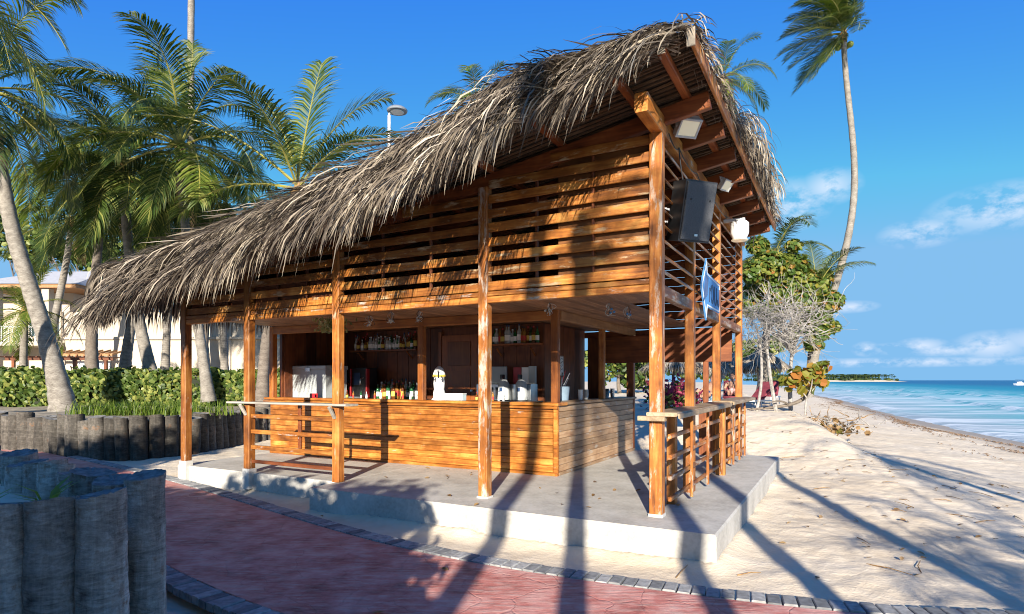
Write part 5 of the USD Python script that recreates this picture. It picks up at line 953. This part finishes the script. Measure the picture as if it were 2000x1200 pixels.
for q, (x, d) in enumerate(((1300, 19.5), (1330, 20.0))):
    c = px(x, 775, d); c[2] = zg(c[0], c[1]); t = thing('magenta_shrub', ['magenta leaved shrub seen just right of the corner post', 'magenta leaved shrub seen left of the second side post'][q], 'shrub', c)
    p = np.c_[r_.normal(0, .3, 240), r_.normal(0, .3, 240), np.abs(r_.normal(.45, .25, 240))]; put('foliage', leaves(p, r_.normal(size=(240, 3)) + [0, 0, .6], .11, r_, long=1.6), flower_leaf, t); put('green_foliage', leaves(p[:120] - [0, 0, .15], r_.normal(size=(120, 3)) + [0, 0, .6], .13, r_), hedge_leaf, t)
    for s in range(5): put('stem', tube([(0, 0, 0), (r_.normal(0, .15), r_.normal(0, .15), .5)], .012, 5), twig, t)

r_ = np.random.default_rng(380); P_ = []
while len(P_) < 230:
    a, b = r_.uniform(-3, 9), r_.uniform(3.6, 16); lx, ly = local(a, b)
    if r_.random() > meshkit.noise(np.array([[a * .7, b * .7, 0]]), 31)[0] * 1.5 - .3: continue
    if ptree.query([a, b])[0] < PW / 2 and r_.random() < .8: continue
    onslab = -8.1 < lx < .6 and -.45 < ly < 5.8
    if onslab and not (ly < 1.7 and lx > -4.4): continue
    dpth = ptree.query([a, b])[0]
    P_.append((a, b, .262 if onslab else (.034 if dpth < PW / 2 else zg(a, b) + .014)))
P_ = np.array(P_); put('fallen_leaves', leaves(P_, r_.normal(0, .25, (len(P_), 3)) + [0, 0, 1], .045, r_, long=1.7), palm_dead, kind='stuff', label='scattered small dry leaves on the sand, path and platform', category='leaves')
ms = []
for q in range(60):
    a, b = r_.uniform(1.5, 9), r_.uniform(4.8, 15); lx, ly = local(a, b)
    if -8.4 < lx < .9 and -.7 < ly < 6.2: continue
    an = r_.uniform(0, 6.28); z = zg(a, b) + .012; u_ = np.array([math.cos(an), math.sin(an), .05]) * r_.uniform(.05, .22); ms.append(tube([np.array([a, b, z]) - u_, np.array([a + r_.normal(0, .02), b, z + .012]), np.array([a, b, z]) + u_], [.006, .005, .003], 4))
put('fallen_twigs', cat(ms), husk, kind='stuff', label='small dry twigs lying about on the sand right of the platform', category='twigs')
# ------------------------------------------------------------------ wrack line, boat, headland
r_ = np.random.default_rng(400); ms = []
for off, n, sp in ((1.6, 2600, .28), (2.4, 900, .4), (3.6, 400, .5)):
    for q in range(n):
        Yq = 6 + 75 * r_.random() ** 1.5; cl_ = meshkit.noise(np.array([[Yq * .35, off, 0]]), 9)[0]
        if r_.random() > cl_ * 1.5 - .2: continue
        dd = off + r_.normal(0, sp * .5) + .7 * math.sin(Yq * .22 + off); X_ = 10.4 + .4 * Yq + .5 * math.sin(Yq * .11) - dd / .93
        a = 1.19 + r_.normal(0, .7); L_ = r_.uniform(.05, .22) * (1 + Yq * .012); w_ = r_.uniform(.008, .022) * (1 + Yq * .012); z = zg(X_, Yq) + .012; c = np.array([X_, Yq, z]); u = np.array([math.cos(a), math.sin(a), 0]) * L_ / 2; s = np.array([-u[1], u[0], 0]) / (L_ / 2) * w_
        ms.append((np.array([c - u, c - s + [0, 0, .02], c + u, c + s + [0, 0, .015], c + [0, 0, .04]]), np.array([(0, 1, 4), (1, 2, 4), (2, 3, 4), (3, 0, 4)])))
p_ = put('seaweed', cat(ms), plain('seaweed_brown', (.17, .105, .06), .9, noise=.3), kind='stuff', label='dark dry seaweed washed up in broken lines along the beach', category='seaweed')
bc_ = px(1992, 752, 300); bc_[2] = -.8; bt = thing('motor_boat', 'small white motor boat on the sea at the right picture edge', 'boat', bc_, .2)
hv = []
for u in np.linspace(0, 1, 9):
    w_ = 1.0 * (1 - u ** 2.6) ** .7 + .01; x = -3 + 6 * u; hv += [(x, -w_, .9 + .35 * u), (x, w_, .9 + .35 * u), (x * .95, -w_ * .6, -.1), (x * .95, w_ * .6, -.1)]
put('hull', m3.Manifold.hull_points(np.array(hv)), white, bt, smooth=30); put('cabin', box(-1.0, .8, -.6, .6, 1.0, 1.7, .1), white, bt); put('windscreen', box(.81, .86, -.55, .55, 1.2, 1.65, .02), glassm, bt)
for s in (-1, 1):
    for x in (-1.5, .6): put('canopy_post', prism((x, s * .7, 1.0), (x, s * .7, 2.6), .06, .06, .01, up=(0, 1, 0)), steel, bt)
put('canopy', box(-1.8, .9, -.9, .9, 2.6, 2.7, .03), navy, bt)
# headland: land strip, beach and its palms
Dh = 900.0; hx = np.linspace((1500 - 1000) / FPX * Dh, (1768 - 1000) / FPX * Dh, 60); u = np.linspace(0, 1, 60); hz = (1.0 + 2.2 * (meshkit.fbm(np.c_[u * 9, 0 * u, 0 * u], 3, 4))) * np.clip((1 - u) * 9, 0, 1)
v = np.concatenate([np.stack([hx, np.full(60, Dh - 14 + 0 * u), np.full(60, -1.2)], 1), np.stack([hx, np.full(60, Dh), hz - .4], 1), np.stack([hx, np.full(60, Dh + 120), hz - .4], 1)]); f = []
for a in range(2): f += [(a * 60 + q, a * 60 + q + 1, (a + 1) * 60 + q + 1, (a + 1) * 60 + q) for q in range(59)]
put('headland', (v, quads(f)), sand_m, kind='structure', smooth=True)
r_ = np.random.default_rng(420); n = 900; q_ = r_.random(n) ** .9; X_ = hx[0] + (hx[-1] - 14 - hx[0]) * q_; Y_ = Dh + r_.uniform(0, 90, n); ms = []
for a, b in zip(X_, Y_):
    h = r_.uniform(5.5, 9.5); z0 = 1.0; ms.append(tube([(a, b, z0 - 1), (a + r_.normal(0, .6), b, z0 + h)], .3, 3, cap=False)); c = np.array([a, b, z0 + h])
    for s in range(9):
        an = r_.uniform(0, 6.28); o = np.array([math.cos(an), math.sin(an), 0]); w_ = np.array([-o[1], o[0], 0]) * .6; ms.append((np.array([c, c + o * 1.6 + w_ + [0, 0, .5], c + o * 1.6 - w_ + [0, 0, .5], c + o * 3.2 + [0, 0, -1.0]]), np.array([(0, 1, 2), (1, 3, 2)])))
    if r_.random() < .6: m_ = tm(trimesh.creation.icosphere(1, r_.uniform(1.5, 2.8))); ms.append((m_[0] * [1.2, 1, .9] + [a + r_.normal(0, 3), b - 2, z0 + 1.5] + r_.normal(0, .3, m_[0].shape), m_[1]))
put('headland_palms', cat(ms), palm_dark, kind='stuff', label='far strip of palm forest on the low headland across the water', category='forest')
